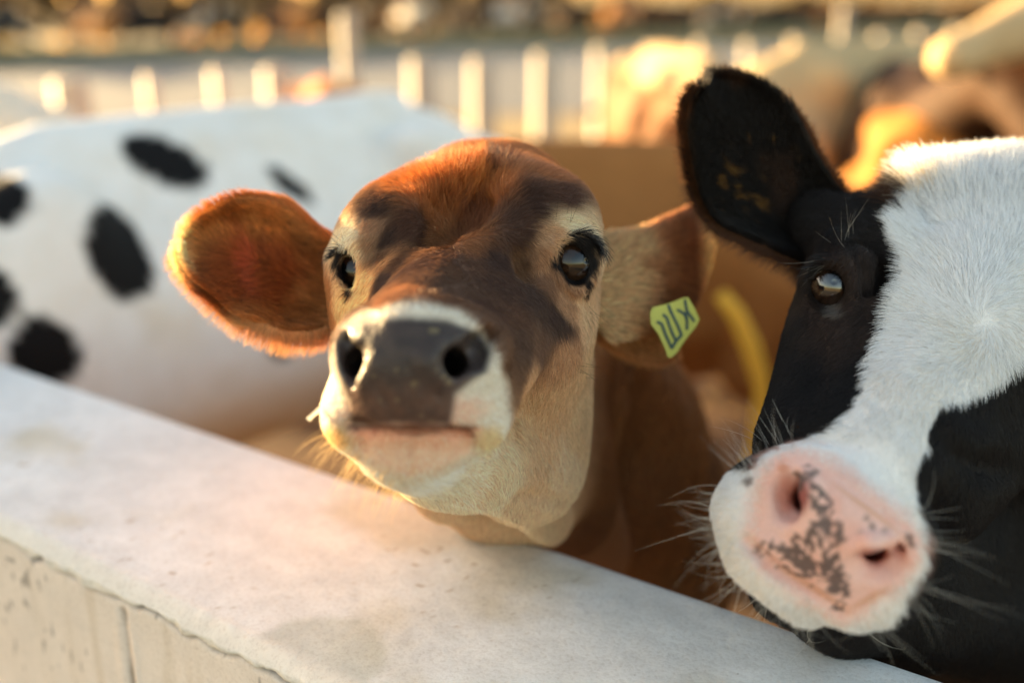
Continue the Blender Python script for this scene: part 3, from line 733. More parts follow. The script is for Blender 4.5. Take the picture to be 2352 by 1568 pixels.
    cols = [(860, 480, 78, 55, 45), (900, 540, 82, 58, 46), (960, 520, 92, 62, 48), (1000, 480, 160, 96, 52), (1080, 385, 184, 108, 48), (960, 410, 180, 108, 50),
            (1140, 385, 100, 64, 48), (1180, 400, 158, 108, 76), (1250, 395, 160, 104, 70), (1230, 470, 78, 54, 46), (1190, 520, 88, 60, 48), (1290, 450, 92, 62, 50), (1100, 500, 140, 85, 55), (1100, 440, 182, 110, 54),
            (1150, 450, 165, 98, 50), (1050, 600, 104, 72, 54), (1010, 565, 150, 100, 64), (1080, 560, 140, 92, 60), (955, 610, 78, 56, 48), (1130, 590, 84, 60, 50), (1190, 600, 120, 84, 56),
            (925, 600, 110, 78, 56), (885, 600, 190, 138, 92), (822, 575, 206, 172, 130), (805, 545, 214, 190, 156), (850, 560, 150, 112, 80), (880, 590, 120, 86, 60), (835, 640, 226, 170, 112), (812, 700, 226, 174, 118), (835, 670, 222, 168, 112), (850, 520, 160, 120, 90),
            (1310, 515, 204, 178, 142), (1270, 545, 180, 140, 105), (1250, 600, 168, 122, 86), (1340, 520, 198, 168, 134), (1250, 640, 140, 102, 76), (1230, 690, 88, 66, 56), (1285, 745, 84, 62, 52), (1260, 720, 86, 62, 52), (1180, 720, 108, 76, 58),
            (1100, 700, 100, 70, 54), (1060, 670, 104, 74, 56), (960, 665, 140, 96, 66), (900, 680, 134, 94, 68), (1000, 640, 100, 72, 56), (850, 700, 120, 88, 66), (880, 650, 90, 68, 58), (1160, 660, 96, 68, 54),
            (1300, 690, 170, 128, 95), (1340, 720, 196, 155, 118), (1350, 820, 190, 148, 108), (1240, 800, 120, 88, 68), (1200, 780, 104, 76, 60), (1300, 800, 178, 132, 96), (1220, 870, 186, 142, 105), (1290, 920, 194, 150, 110), (1200, 960, 200, 158, 118),
            (1330, 980, 196, 155, 115), (1230, 1060, 200, 158, 120), (1150, 1110, 210, 174, 138), (1060, 1130, 220, 190, 156), (960, 1110, 230, 210, 182), (1280, 1150, 205, 166, 130), (1200, 1180, 205, 166, 130), (1300, 1080, 205, 166, 130),
            (1400, 620, 205, 170, 135), (1400, 1000, 130, 84, 48), (700, 700, 170, 110, 60), (1300, 380, 170, 110, 66)]
    Ac = sc.anchors(cols); Vc = srgb([c[2:5] for c in cols]); Rc = np.ones(len(cols))
    Ac = np.concatenate([Ac, [P(1200, 800, 1.1), P(1300, 1000, 1.2), P(1100, 560, 1.0)]]); Vc = np.concatenate([Vc, srgb([(140, 88, 50)]*3)]); Rc = np.ones(len(Ac))
    nose = [sc.ray(x, y)[0] for x, y in ((945, 800), (945, 880), (900, 800), (1000, 800), (930, 930), (860, 900), (1020, 900), (1080, 770), (790, 790))]
    eyR, eyL = sc.ray(1322, 600)[0], sc.ray(800, 622)[0]
    band = np.array([(772, 800), (800, 748), (850, 722), (905, 712), (960, 705), (1020, 718), (1075, 742), (1115, 790), (1140, 850), (1155, 920), (1160, 990), (1140, 1020), (745, 870), (738, 940), (735, 990)], float)
    def poly_in(u, v, poly):
        r = np.zeros(len(u), bool); n_ = len(poly)
        for i in range(n_):
            x1, y1 = poly[i]; x2, y2 = poly[(i+1) % n_]
            if y1 == y2: continue
            c = ((y1 > v) != (y2 > v)) & (u < (x2-x1)*(v-y1)/(y2-y1)+x1); r ^= c
        return r
    def poly_sd(u, v, poly):
        poly = np.array(poly, float); d = np.full(len(u), 1e9)
        for i in range(len(poly)):
            a, b = poly[i], poly[(i+1) % len(poly)]; ab = b-a; t = np.clip(((u-a[0])*ab[0]+(v-a[1])*ab[1])/(ab@ab+1e-9), 0, 1)
            d = np.minimum(d, np.hypot(u-a[0]-t*ab[0], v-a[1]-t*ab[1]))
        return np.where(poly_in(u, v, poly), d, -d)
    jersey.sd = poly_sd
    muz = [(735, 1040), (728, 960), (745, 890), (765, 810), (790, 748), (850, 716), (905, 698), (962, 694), (1030, 706), (1090, 738), (1130, 790), (1155, 860), (1172, 940), (1168, 1010), (1140, 1040), (1080, 1040), (1060, 1075), (940, 1100), (830, 1060)]
    pad = [(775, 845), (768, 790), (800, 752), (862, 735), (950, 727), (1040, 742), (1105, 765), (1125, 810), (1115, 855), (1075, 880), (1045, 905), (1038, 955), (1035, 976), (930, 972), (808, 976), (803, 930), (790, 890)]
    lip = [(806, 980), (850, 974), (940, 968), (1040, 974), (1088, 985), (1075, 1040), (1010, 1078), (940, 1090), (870, 1070), (825, 1030)]
    def fields(p):
        p = np.asarray(p); u, v = uv_of(p); wz = fbm(p*70, 3, 70)*9; front = smooth01(-p[:, 2], -.745, -.725)
        return u, v, wz, front
    def col(p):
        p = np.asarray(p); q = p+np.stack([fbm(p*40, 3, 60), fbm(p*40+9, 3, 61), fbm(p*40+19, 3, 62)], 1)*.008
        c = idw(q, Ac, Vc, Rc, 5)
        u, v, wz, fr = fields(p)
        m = smooth01(poly_sd(u, v, muz)+wz, -14, 16)*fr; c = c*(1-m[:, None])+srgb((212, 198, 178))*m[:, None]
        for (x, y, r, cc) in ((772, 1000, 34, (198, 150, 72)), (1120, 1005, 42, (205, 165, 105)), (785, 945, 26, (226, 176, 150)), (1072, 938, 38, (224, 166, 140))):
            k = .75*smooth01(-np.hypot(u-x, (v-y)*1.3)-wz*2.5, -r-26, -r+22)*fr; c = c*(1-k[:, None])+srgb(cc)*k[:, None]
        k = smooth01(poly_sd(u, v, lip)+wz, -26, 14)*fr; lc = srgb((226, 156, 122))*(1-smooth01(v, 985, 1050)[:, None])+srgb((230, 188, 158))*smooth01(v, 985, 1050)[:, None]
        c = c*(1-k[:, None])+lc*k[:, None]*(1-.25*smooth01(vnoise(p*330, 5), .45, .8)[:, None]*np.array([.4, 1, 1]))
        k = smooth01(poly_sd(u, v, pad)+wz*.7, -12, 9)*fr; pc = srgb((64, 54, 51))*(1-smooth01(v, 840, 930)[:, None])+srgb((86, 62, 52))*smooth01(v, 840, 930)[:, None]
        pc = pc*(1+.45*fbm(p*160, 3, 66)[:, None]*np.array([1, .95, .8])); sk = smooth01(vnoise(p*280, 67), .7, .9)[:, None]*.35; pc = pc*(1-sk)+srgb((170, 150, 105))*sk; c = c*(1-k[:, None])+pc*k[:, None]
        k = smooth01(-np.abs(v-(980-.00012*(u-945)**2*0))-np.clip(np.abs(u-948)-130, 0, 99)*.3, -11, -3)[:, None]*fr[:, None]*.75; c = c*(1-k)+srgb((70, 44, 34))*k  # shadow between nose pad and lower lip, painted as a dark line
        for e, r0, r1 in ((eyR, .0145, .0185), (eyL, .0100, .0140)):
            d = np.linalg.norm((p-e)*np.array([1, 1, .5]), axis=1)+fbm(p*150, 2, 77)*.003; k = smooth01(-d, -r1, -r0)[:, None]; c = c*(1-k)+srgb((36, 28, 26))*k
        return c
    _rg = [(1321+(36*math.cos(a)*.92), 602+47*math.sin(a)) for a in np.linspace(0, 2*math.pi, 22)[:-1]]
    lashlid = np.array([sc.ray(x, y)[0] for x, y in _rg+[(1318, 546), (1340, 546), (1362, 556), (1372, 572), (1352, 655), (1352, 668), (1283, 592), (1276, 604)]])
    lidL = np.array([sc.ray(x, y)[0] for x, y in ((780, 580), (800, 580), (772, 600), (808, 660), (803, 670))])
    def col2(p):
        c = col(p)
        for L_ in (lashlid, lidL):
            d = np.sqrt(((p[:, None]-L_[None])**2).sum(-1)).min(1)+fbm(p*120, 2, 78)*.002; k = smooth01(-d, -.0070, -.0035)[:, None]; c = c*(1-k)+srgb((26, 20, 19))*k
        return c
    def rough(p):
        u, v, wz, fr = fields(p); k = smooth01(poly_sd(u, v, pad), -2, 10)*fr
        return .75*(1-k)+(.42+.16*fbm(p*130, 3, 5))*k
    root = tag(empty('brown_cow', (0, 0, 0)), 'brown cow with white-ringed dark nose and yellow ear tag, leaning over the wall', 'cow')
    # body behind the wall
    hd = np.array([-.02, -1.0]); hd /= np.linalg.norm(hd); ch = PW(1345, 1150, 1.42)[:2]; sc_ = .80; o = ch-hd*1.22*sc_
    sdw = np.array([-hd[1], hd[0]]); T = lambda p: np.array([*(o+hd*p[0]+sdw*p[1]), p[2]])
    fb = Field((o[0]-.5, ch[1]-1.5, -.02), (o[0]+.5, ch[1]+.55, 1.45), .022)
    cow_body(fb, sc_, T, head=False, neckto=[(PW(1345, 1010, 1.25), .135), (PW(1262, 840, 1.12), .108)], thin=.72)
    for k_ in range(4): fb.chain([(PW(1420+48*k_, 860+30*k_, 1.10), .012), (PW(1440+42*k_, 1060, 1.13), .016), (PW(1420+44*k_, 1300, 1.16), .012)], .035, 's')
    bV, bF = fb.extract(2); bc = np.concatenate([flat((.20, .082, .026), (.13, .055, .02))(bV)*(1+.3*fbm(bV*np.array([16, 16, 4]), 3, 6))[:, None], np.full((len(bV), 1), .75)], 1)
    hV, hF, hC = join_np((toW(sc.V), sc.F[:, ::-1], skin_arrays(sc, col2, rough)), (bV, bF, bc))
    obj('body', mesh_np('body', hV, hF, True, hC), root, M_SKIN)
    nb = toC(bV); cr = np.cross(bV[bF[:, 2]]-bV[bF[:, 0]], bV[bF[:, 3]]-bV[bF[:, 1]]); vn = np.zeros_like(bV)
    for j in range(4): vn += np.stack([np.bincount(bF[:, j], cr[:, i], len(bV)) for i in range(3)], 1)
    vn = nrm(vn); nC = np.stack([vn@BX, vn@BU, vn@BF], -1); kc = P(1430, 1080, 1.22)
    tree = BVHTree.FromPolygons([tuple(v) for v in bV], [tuple(q) for q in bF.tolist()]); 
    if (vn*(bV-bV.mean(0))).sum() < 0: nC = -nC
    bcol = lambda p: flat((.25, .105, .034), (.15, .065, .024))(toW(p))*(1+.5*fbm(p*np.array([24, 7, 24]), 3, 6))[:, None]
    grow(Sheet(nb, bF, nC), 'fur', root, 70000, bcol, lambda p: np.tile(np.array([.15, -1, .3]), (len(p), 1)), lambda p: (np.full(len(p), .013), np.ones(len(p))), lambda c, n_: (np.linalg.norm(c-kc, axis=1) < .42)+1e-9, .00032, .35, seed=33, clump=.3)
    # coat
    dirs = [(1020, 590, -.2, 1), (980, 570, -.8, .5), (1090, 560, .5, .7), (1040, 500, 0, -1), (1000, 470, -.4, -1), (1100, 450, .2, -1), (960, 430, -.6, -.7), (1080, 380, 0, -1), (1180, 430, .7, -.7), (1240, 400, .8, -.5), (870, 470, -.6, .7), (890, 560, -.15, 1), (850, 600, -.3, 1), (930, 600, -.55, .8), (960, 630, -.7, .6),
            (1030, 620, -.4, .5), (1090, 610, .2, .8), (1180, 500, .5, -.3), (1260, 470, .7, .2), (1150, 560, .3, .8), (1210, 580, .5, .8), (1250, 560, .7, .5), (1300, 510, .8, .4), (1270, 620, .3, .9), (1240, 680, .3, 1), (1300, 700, .1, 1), (1200, 750, .25, 1), (1100, 700, 0, 1), (1000, 680, -.2, .8), (900, 690, -.3, 1),
            (820, 700, -.3, 1), (1150, 850, .4, .9), (1250, 850, .15, 1), (1330, 800, 0, 1), (1280, 950, .05, 1), (1200, 980, .25, 1), (1180, 1080, .3, .8), (1100, 1100, .6, .6), (1000, 1110, .6, .5), (1260, 1060, 0, 1), (1290, 1180, .2, 1), (960, 705, 0, -1), (850, 730, -.6, -.8), (780, 800, -1, -.2), (745, 900, -1, .3), (740, 980, -.8, .8), (1080, 745, .6, -.8), (1140, 840, 1, -.2), (1160, 950, 1, .3), (1120, 1010, .6, .8), (830, 1040, -.3, 1), (940, 1060, 0, 1), (1050, 1050, .3, 1), (1400, 640, 1, .2)]
    pr = [sc.ray(d[0], d[1]) for d in dirs]; Ad = np.array([p[0] for p in pr])
    Vd = []
    for d, (p, nn) in zip(dirs, pr):
        v_ = np.array([d[2], -d[3], 0.0]); Vd.append(nrm(v_-(v_@nn)*nn))
    Vd = np.array(Vd); dirfn = lambda p: idw(p, Ad, Vd, np.ones(len(Ad)), 3)
    poll = sc.ray(1090, 395)[0]; brow = sc.ray(1050, 520)[0]; chin = sc.ray(860, 1075)[0]
    def lenfn(p):
        L = np.full(len(p), .0072); l = np.ones(len(p))
        k = np.exp(-(np.linalg.norm(p-poll, axis=1)/.05)**2); L += .016*k; l += .6*k
        k = np.exp(-(np.linalg.norm(p-brow, axis=1)/.035)**2); L += .006*k; l += .8*k
        u, v, wz, fr = fields(p); k = smooth01(poly_sd(u, v, muz), -20, 5)*fr; L -= .0030*k
        return L, l
    def dens(c, n_):
        u, v, wz, fr = fields(c); k = smooth01(poly_sd(u, v, pad)+wz*.5, -6, 1)*fr; kl = smooth01(poly_sd(u, v, lip), 0, 8)*fr
        face = (n_*nrm(c)).sum(1); w = np.where(face < .25, 1.0, .12)*(c[:, 2] < 1.06)
        for e, r in ((eyR, .0130), (eyL, .0095)): w = w*(np.linalg.norm(c-e, axis=1) > r)
        return w*(1-k)*(1-.6*kl)+1e-6
    grow(sc, 'fur', root, 240000, col2, dirfn, lenfn, dens, .00014, .42, seed=3, clump=.28)
    # stray guard hairs, chin whiskers
    def wh(n_, srcs, L0, rad, colr, seed, down=.6, name='whiskers'):
        r = np.random.default_rng(seed); pts = []; K = 7
        for k in range(n_):
            s_ = srcs[r.integers(len(srcs))]; p, nn = sc.ray(s_[0]+r.normal(0, s_[4]), s_[1]+r.normal(0, s_[4]))
            d = nrm(nn*.45+np.array([s_[2], -s_[3], -.2])+r.normal(0, .28, 3)); L = L0*(.5+.8*r.random()); b = r.normal(0, .35, 3)+np.array([0, -down, 0])
            t = np.linspace(0, 1, K)[:, None]; pts.append(p+L*(d*t+b*.35*t*t))
        pts = np.array(pts); rd = np.tile(rad*(1-.85*np.linspace(0, 1, K)), (n_, 1))
        return curves_obj(name, toW(pts), rd, np.tile(np.array(colr), (n_, 1)), root, M_FUR)
    wh(90, [(770, 1010, -1, .5, 18), (830, 1060, -.8, 1, 22), (890, 1095, -.5, 1, 20)], .020, .00016, (.75, .5, .22), 5)
    wh(26, [(1300, 505, .3, -.8, 25), (1350, 720, .3, 1, 12), (1330, 850, 1, .2, 10), (790, 560, -.7, -.8, 8)], .022, .00013, (.02, .015, .01), 6, .3)
    # eyes
    o1 = eye(root, eR+np.array([.001, 0, .0035]), .0240, np.array([.42, -.05, -.90]), (1, .15, .35), M_EYE)
    o2 = eye(root, eL+np.array([-.0005, 0, .003]), .0236, np.array([-.70, -.02, -.70]), (1, -.1, -.6), M_EYE)
    lashes(o1, [(1292, 556), (1320, 546), (1348, 549), (1366, 562), (1376, 582)], [(1340, 522), (1385, 535), (1412, 575), (1408, 600), (1392, 625)], 120, .16, rad=.00034, d0=.770, d1=.762, spread=5)
    lashes(o2, [(770, 590), (780, 577), (798, 576)], [(735, 612), (738, 590), (748, 566)], 60, .10, rad=.00030, seed=3, d0=.795, d1=.785, spread=6)
    # ears
    topL = [(800, 590), (770, 555), (735, 530), (700, 500), (660, 470), (612, 464), (565, 464), (508, 484), (456, 518), (426, 552)]
    botL = [(800, 715), (770, 745), (722, 764), (660, 766), (604, 746), (552, 722), (500, 678), (456, 636), (430, 598), (422, 570)]
    EL = ear_sheet(topL, botL, [.885, .87, .855, .85, .86], [.865, .84, .82, .825, .85], .38)
    pin = P(560, 580, .89)
    def ecolL(p):
        c = np.tile(srgb((176, 112, 58)), (len(p), 1)); u, v = uv_of(p); tn = smooth01(fbm(p*np.array([30, 80, 30]), 3, 71), -.1, .5)[:, None]; c = c*(1-tn*.5)+srgb((120, 66, 28))*tn*.5
        tn = np.exp(-(((u-505)/70)**2+((v-650)/50)**2))[:, None]*.7; c = c*(1-tn)+srgb((104, 58, 24))*tn
        k = smooth01(-np.hypot((u-600)/150, (v-640)/95)+.15*fbm(p*60, 2, 3), -1.1, -.5)[:, None]; c = c*(1-k)+srgb((150, 78, 36))*k
        k = .5*smooth01(-np.hypot((u-575-.35*(v-600))/26, (v-610)/85)+.3*fbm(p*60, 2, 9), -1.3, -.3)[:, None]; c = c*(1-k)+srgb((196, 88, 60))*k
        k = np.maximum(smooth01(-u, -480, -420), smooth01(v+.45*(600-u)*.9, 735, 780))[:, None]; c = c*(1-k)+srgb((226, 180, 124))*k
        return c
    e1 = ear_object(root, EL, ecolL, .004)
    def ear_fur(parent, EE, n_, colfn, base, tip, L1, L2, seed, rim=1.0, spread=1.0):
        V, F, N, ns, nt_ = EE; sh = Sheet(V, F, N); ax_ = nrm(tip-base)
        mid = V.reshape(ns, nt_, 3)
        def dfn(p):
            t = np.clip(((p-base)@ax_)/np.linalg.norm(tip-base), 0, 1)[:, None]; c = base+(tip-base)*t
            out = nrm(p-c+1e-6); return nrm(ax_*(.9)+out*spread*(.35+.9*t))
        def edge(p): # 1 near the rim
            d = np.full(len(p), 9.0); R_ = np.concatenate([mid[:, 0], mid[:, -1], mid[-1]])
            for s_ in range(0, len(p), 20000): d[s_:s_+20000] = np.sqrt(((p[s_:s_+20000, None]-R_[None])**2).sum(-1)).min(1)
            return np.exp(-(d/.010)**2)
        lf = lambda p: (L1+(L2-L1)*edge(p), .7+.0*p[:, 0])
        df = lambda c, n__: 1+4*rim*edge(c)
        grow(sh, 'fur', parent, n_, colfn, dfn, lf, df, .00023, .75, seed=seed, K=6, clump=.11, cvar=.34)
        # the outer (far) side of the ear
        sh2 = Sheet(V-N*.004, F, -N); grow(sh2, 'fur', parent, n_//3, colfn, dfn, lf, df, .00018, .4, seed=seed+1, K=5, clump=.07)
    jersey.ear_fur = ear_fur
    ear_fur(e1, EL, 40000, ecolL, P(810, 650, .87), P(405, 560, .87), .016, .014, 8)
    def fringe(parent, line, dep, out, n_, L0, colr, seed):
        r = np.random.default_rng(seed); K = 6; ln = np.array(line, float); t = r.random(n_); x = np.interp(t, np.linspace(0, 1, len(ln)), ln[:, 0]); y = np.interp(t, np.linspace(0, 1, len(ln)), ln[:, 1])
        dp = np.interp(t, np.linspace(0, 1, len(dep)), dep); ox = np.interp(t, np.linspace(0, 1, len(out)), [o_[0] for o_ in out]); oy = np.interp(t, np.linspace(0, 1, len(out)), [o_[1] for o_ in out])
        a = np.array([P(x_+r.normal(0, 3), y_+r.normal(0, 3), d_) for x_, y_, d_ in zip(x, y, dp)]); d = nrm(np.stack([ox, -oy, 0*ox], 1)+r.normal(0, .28, (n_, 3))); L = L0*(.4+.8*r.random(n_))[:, None, None]
        s = np.linspace(0, 1, K)[None, :, None]; pts = a[:, None]+L*(d[:, None]*s+np.array([-.15, -.25, 0])*s*s)
        c = np.array(srgb(colr))[None]*(1+.2*r.normal(0, 1, (n_, 1)))
        curves_obj('ear_fringe', toW(pts), np.tile(.00018*(1-.8*np.linspace(0, 1, K)), (n_, 1)), np.clip(c, .01, .95), parent, M_FUR)
    jersey.fringe = fringe
    fringe(e1, botL, [.865, .84, .82, .825, .85, .86], [(.3, 1), (-.1, 1), (-.4, .9), (-.7, .7), (-1, .3)], 4600, .015, (218, 164, 108), 61)
    fringe(e1, topL, [.885, .87, .855, .85, .86], [(-.6, -.6), (-.7, -.8), (-.5, -1), (-.8, -.5), (-1, 0)], 2600, .010, (196, 126, 66), 62)
    topR = [(1345, 560), (1395, 548), (1440, 543), (1490, 532), (1540, 508), (1585, 490), (1615, 505), (1628, 540)]
    botR = [(1360, 740), (1390, 775), (1440, 770), (1490, 752), (1540, 735), (1580, 690), (1612, 620), (1628, 560)]
    ER = ear_sheet(topR, botR, [.90, .93, .95, .97], [.88, .90, .93, .97], -.16)
    def ecolR(p):
        u, v = uv_of(p); t = smooth01(u+.3*(v-640)+fbm(p*40, 2, 3)*60, 1425, 1560)[:, None]
        c = srgb((200, 148, 104))*(1-t)+srgb((140, 80, 40))*t; k = smooth01(-v-.35*(u-1500), -560, -520)[:, None]*.8
        e_ = smooth01(u, 1585, 1615)[:, None]; c = c*(1-e_)+srgb((205, 150, 95))*e_
        return c
    e2 = ear_object(root, ER, ecolR, .004)
    ear_fur(e2, ER, 24000, ecolR, P(1370, 640, .90), P(1625, 545, .97), .010, .013, 18)
    # lower lobe of that ear
    LB = ear_sheet([(1365, 700), (1420, 710), (1480, 715), (1530, 730), (1556, 760)], [(1370, 770), (1410, 800), (1460, 822), (1510, 822), (1550, 800)], [.90, .925, .945], [.90, .93, .95], .12)
    lob = ear_object(e2, LB, lambda p: np.tile(srgb((172, 108, 60)), (len(p), 1)), .004); lob.name = 'ear_flap'
    ear_fur(lob, LB, 8000, lambda p: np.tile(srgb((180, 118, 68)), (len(p), 1)), P(1370, 740, .90), P(1556, 780, .95), .010, .012, 28)
    # ear tag with its drawn marks
    def T2(x, y, d): return P(1457.8+x*.125, 649.3+y*.125, d)
    outline = [(285, 560), (330, 450), (560, 395), (760, 330), (900, 270), (985, 270), (1110, 480), (1195, 670), (1130, 800), (930, 1050), (770, 1290), (680, 1370), (610, 1370), (560, 1210), (430, 930), (300, 760)]
    dfn = lambda x, y: .872+.00001*(x-700)
    V = [T2(x, y, dfn(x, y)) for x, y in outline]; n1 = len(V); V += [v+np.array([0, 0, .0016]) for v in V]
    F = [tuple(range(n1)), tuple(range(2*n1-1, n1-1, -1))]+[(i, n1+i, n1+(i+1) % n1, (i+1) % n1) for i in range(n1)]
    Fm = [0]*len(F)
    strokes = [[(925, 320), (960, 520), (1090, 700)], [(790, 500), (900, 560), (960, 640)], [(930, 560), (965, 720), (960, 850)], [(620, 410), (660, 520), (800, 800), (860, 960), (760, 1070), (680, 1200)],
               [(530, 590), (590, 640), (680, 900), (760, 1070)], [(420, 720), (500, 760), (580, 980), (680, 1200)]]
    for st in strokes:
        for (x1, y1), (x2, y2) in zip(st[:-1], st[1:]):
            l = math.hypot(x2-x1, y2-y1); nx, ny = -(y2-y1)/l*26, (x2-x1)/l*26; ex, ey = (x2-x1)/l*14, (y2-y1)/l*14; b0 = len(V)
            for (x, y) in ((x1-ex+nx, y1-ey+ny), (x1-ex-nx, y1-ey-ny), (x2+ex-nx, y2+ey-ny), (x2+ex+nx, y2+ey+ny)): V.append(T2(x, y, dfn(x, y)-.0004-.00002*len(Fm)))
            F.append((b0, b0+1, b0+2, b0+3)); Fm.append(1)
    m_ink = plain('tag_ink', (.03, .07, .07), .5)
    tg = obj('ear_tag', mesh_np('ear_tag', toW(np.array(V)), F, False, None, Fm), e2, [M_TAG2, m_ink])
    tg['label'] = 'yellow tag with dark hand-drawn marks'
    # button of the tag
    f2 = [(0, 0)]; c = T2(640, 420, .869); Vb, Fb = [], []
    for k in range(20):
        a = 2*math.pi*k/20; Vb += [c+np.array([math.cos(a)*.004, math.sin(a)*.004, -.001]), c+np.array([math.cos(a)*.005, math.sin(a)*.005, .006])]
    Fb = [tuple(range(0, 40, 2))]+[(2*k, 2*k+1, (2*k+3) % 40, (2*k+2) % 40) for k in range(20)]
    # saliva thread / straw on the lip
    tw = np.array([[P(742, 930, .665), P(728, 945, .660), P(716, 955, .657), P(708, 964, .655)]])
    curves_obj('straw', toW(tw), np.array([[.0011, .0013, .0012, .0015]]), np.array([[.75, .72, .62]]), root, M_FUR)
    return root
M_TAG2 = plain('tag_plastic', (.62, .60, .10), .45, 0, .06, 60, .05, .001)
jersey()
# ================================================================= black and white cow
def holstein():
    A = axes((-.458, -.656, -.6), (.77, -.63, .1)); poly_sd = jersey.sd
    f = Field((.10, -.34, .54), (.66, .24, 1.13), .00235)
    E = lambda px, py, d, r, k=.02, op='u', R=A: f.ell(P(px, py, d), r, R, k, op)
    E(2215, 700, .845, (.088, .115, .072), .03)                   # forehead
    E(2230, 505, .885, (.060, .05, .045), .035)                   # poll
    E(2120, 520, .875, (.040, .04, .035), .03); E(2340, 480, .90, (.05, .05, .045), .035)
    E(1985, 612, .815, (.038, .045, .034), .03)                   # near brow
    E(1955, 720, .805, (.035, .06, .04), .03)
    f.cap(P(2150, 800, .80), P(2000, 1080, .70), .062, .044, .04)     # nose bridge
    f.cap(P(1965, 790, .83), P(1850, 1010, .74), .050, .034, .04)     # near cheek
    f.cap(P(1935, 860, .84), P(1840, 1060, .77), .040, .030, .03)
    f.cap(P(2290, 880, .86), P(2150, 1130, .76), .070, .040, .05)
    E(2300, 1010, .92, (.06, .09, .08), .05); E(2080, 900, .90, (.07, .12, .08), .05)
    f.chain([(P(1860, 1330, .73), .030), (P(2050, 1300, .82), .045), (P(2260, 1200, .93), .06)], .03)
    f.chain([(P(1800, 1345, .745), .022), (P(1930, 1400, .77), .026), (P(2080, 1410, .83), .040), (P(2280, 1400, .95), .07)], .03)  # lower jaw
    E(1900, 1210, .695, (.058, .055, .054), .02)                   # muzzle
    E(1935, 1215, .655, (.052, .040, .036), .02)
    E(1815, 1120, .668, (.024, .03, .028), .018); E(2045, 1250, .655, (.026, .03, .028), .018)
    f.chain([(P(1712, 1185, .685), .019), (P(1760, 1260, .67), .024), (P(1810, 1320, .665), .022)], .018)
    E(1748, 1150, .69, (.025, .03, .025), .02)
    f.chain([(P(2070, 1260, .665), .016), (P(2012, 1350, .66), .022), (P(1975, 1368, .665), .017)], .016)
    E(1925, 1350, .660, (.026, .022, .020), .015)
    E(1842, 1350, .68, (.026, .025, .015), .010); E(1790, 1305, .695, (.03, .025, .016), .012)
    f.chain([(P(1712, 1240, .652), .002), (P(1780, 1305, .640), .003), (P(1860, 1355, .634), .003), (P(1915, 1385, .63), .003)], .007, 's')
    f.chain([(P(1930, 1372, .628), .002), (P(1932, 1412, .64), .004)], .006, 's')
    # nostrils
    f.chain([(P(1824, 1090, .640), .003), (P(1832, 1125, .640), .006), (P(1842, 1158, .642), .007)], .006, 's')
    f.chain([(P(1838, 1140, .640), .008), (P(1856, 1150, .67), .008), (P(1885, 1165, .71), .006)], .004, 's')
    f.chain([(P(1800, 1120, .642), .004), (P(1812, 1170, .64), .006)], .014, 's')
    f.chain([(P(1975, 1282, .618), .004), (P(2010, 1274, .615), .006), (P(2048, 1268, .622), .005), (P(2082, 1250, .640), .003)], .006, 's')
    f.chain([(P(2010, 1276, .615), .0065), (P(2005, 1262, .66), .007), (P(1990, 1250, .70), .006)], .004, 's')
    f.chain([(P(1985, 1305, .62), .005), (P(2040, 1300, .625), .005)], .014, 's')
    f.chain([(P(1850, 1085, .635), .003), (P(1862, 1120, .630), .0045), (P(1872, 1160, .628), .004)], .008)
    f.chain([(P(1960, 1262, .618), .003), (P(2000, 1248, .613), .004), (P(2050, 1240, .618), .003)], .008)
    # modelling of the face
    f.chain([(P(1985, 560, .79), .006), (P(2000, 660, .785), .006), (P(1990, 760, .78), .005)], .03, 's')
    f.chain([(P(1925, 555, .80), .007), (P(1960, 600, .785), .009), (P(1968, 660, .785), .007)], .014)
    eH = P(1922, 658, .800)
    f.ell(eH, .0245, None, .012)
    f.chain([(P(1860, 640, .80), .006), (P(1885, 615, .787), .007), (P(1925, 612, .776), .0065), (P(1948, 645, .775), .004)], .009)
    f.chain([(P(1868, 690, .79), .004), (P(1900, 704, .778), .004), (P(1932, 695, .775), .003)], .007)
    c, s_ = math.cos(math.radians(-75)), math.sin(math.radians(-75))
    f.ell(P(1907, 658, .765), (.0222, .0172, .030), np.array([[c, s_, 0], [-s_, c, 0], [0, 0, 1]]), .0025, 's')
    # far side: eye socket, ear root
    eF = P(2415, 905, .862); gF = nrm(np.array([.80, -.42, -.42])); hF_ = nrm(np.cross(gF, [0, 1, 0])); 
    E(2385, 880, .880, (.032, .05, .04), .04); f.ell(eF, .0245, None, .014)
    f.ell(eF+gF*.030, (.0175, .0125, .030), np.array([hF_, np.cross(gF, hF_), gF]), .0025, 's')
    f.chain([(P(2400, 640, .93), .04), (P(2500, 690, .95), .028), (P(2545, 720, .96), .022)], .03)
    f.chain([(P(1985, 570, .86), .04), (P(1910, 545, .868), .030), (P(1875, 520, .872), .022)], .03)
    f.chain([(P(2240, 640, .92), .09), (P(2330, 820, 1.02), .12), (P(2420, 1000, 1.12), .13)], .05)
    f.chain([(P(2290, 1130, .95), .06), (P(2330, 1320, 1.05), .07)], .05)
    sc = Sculpt(f, 2)
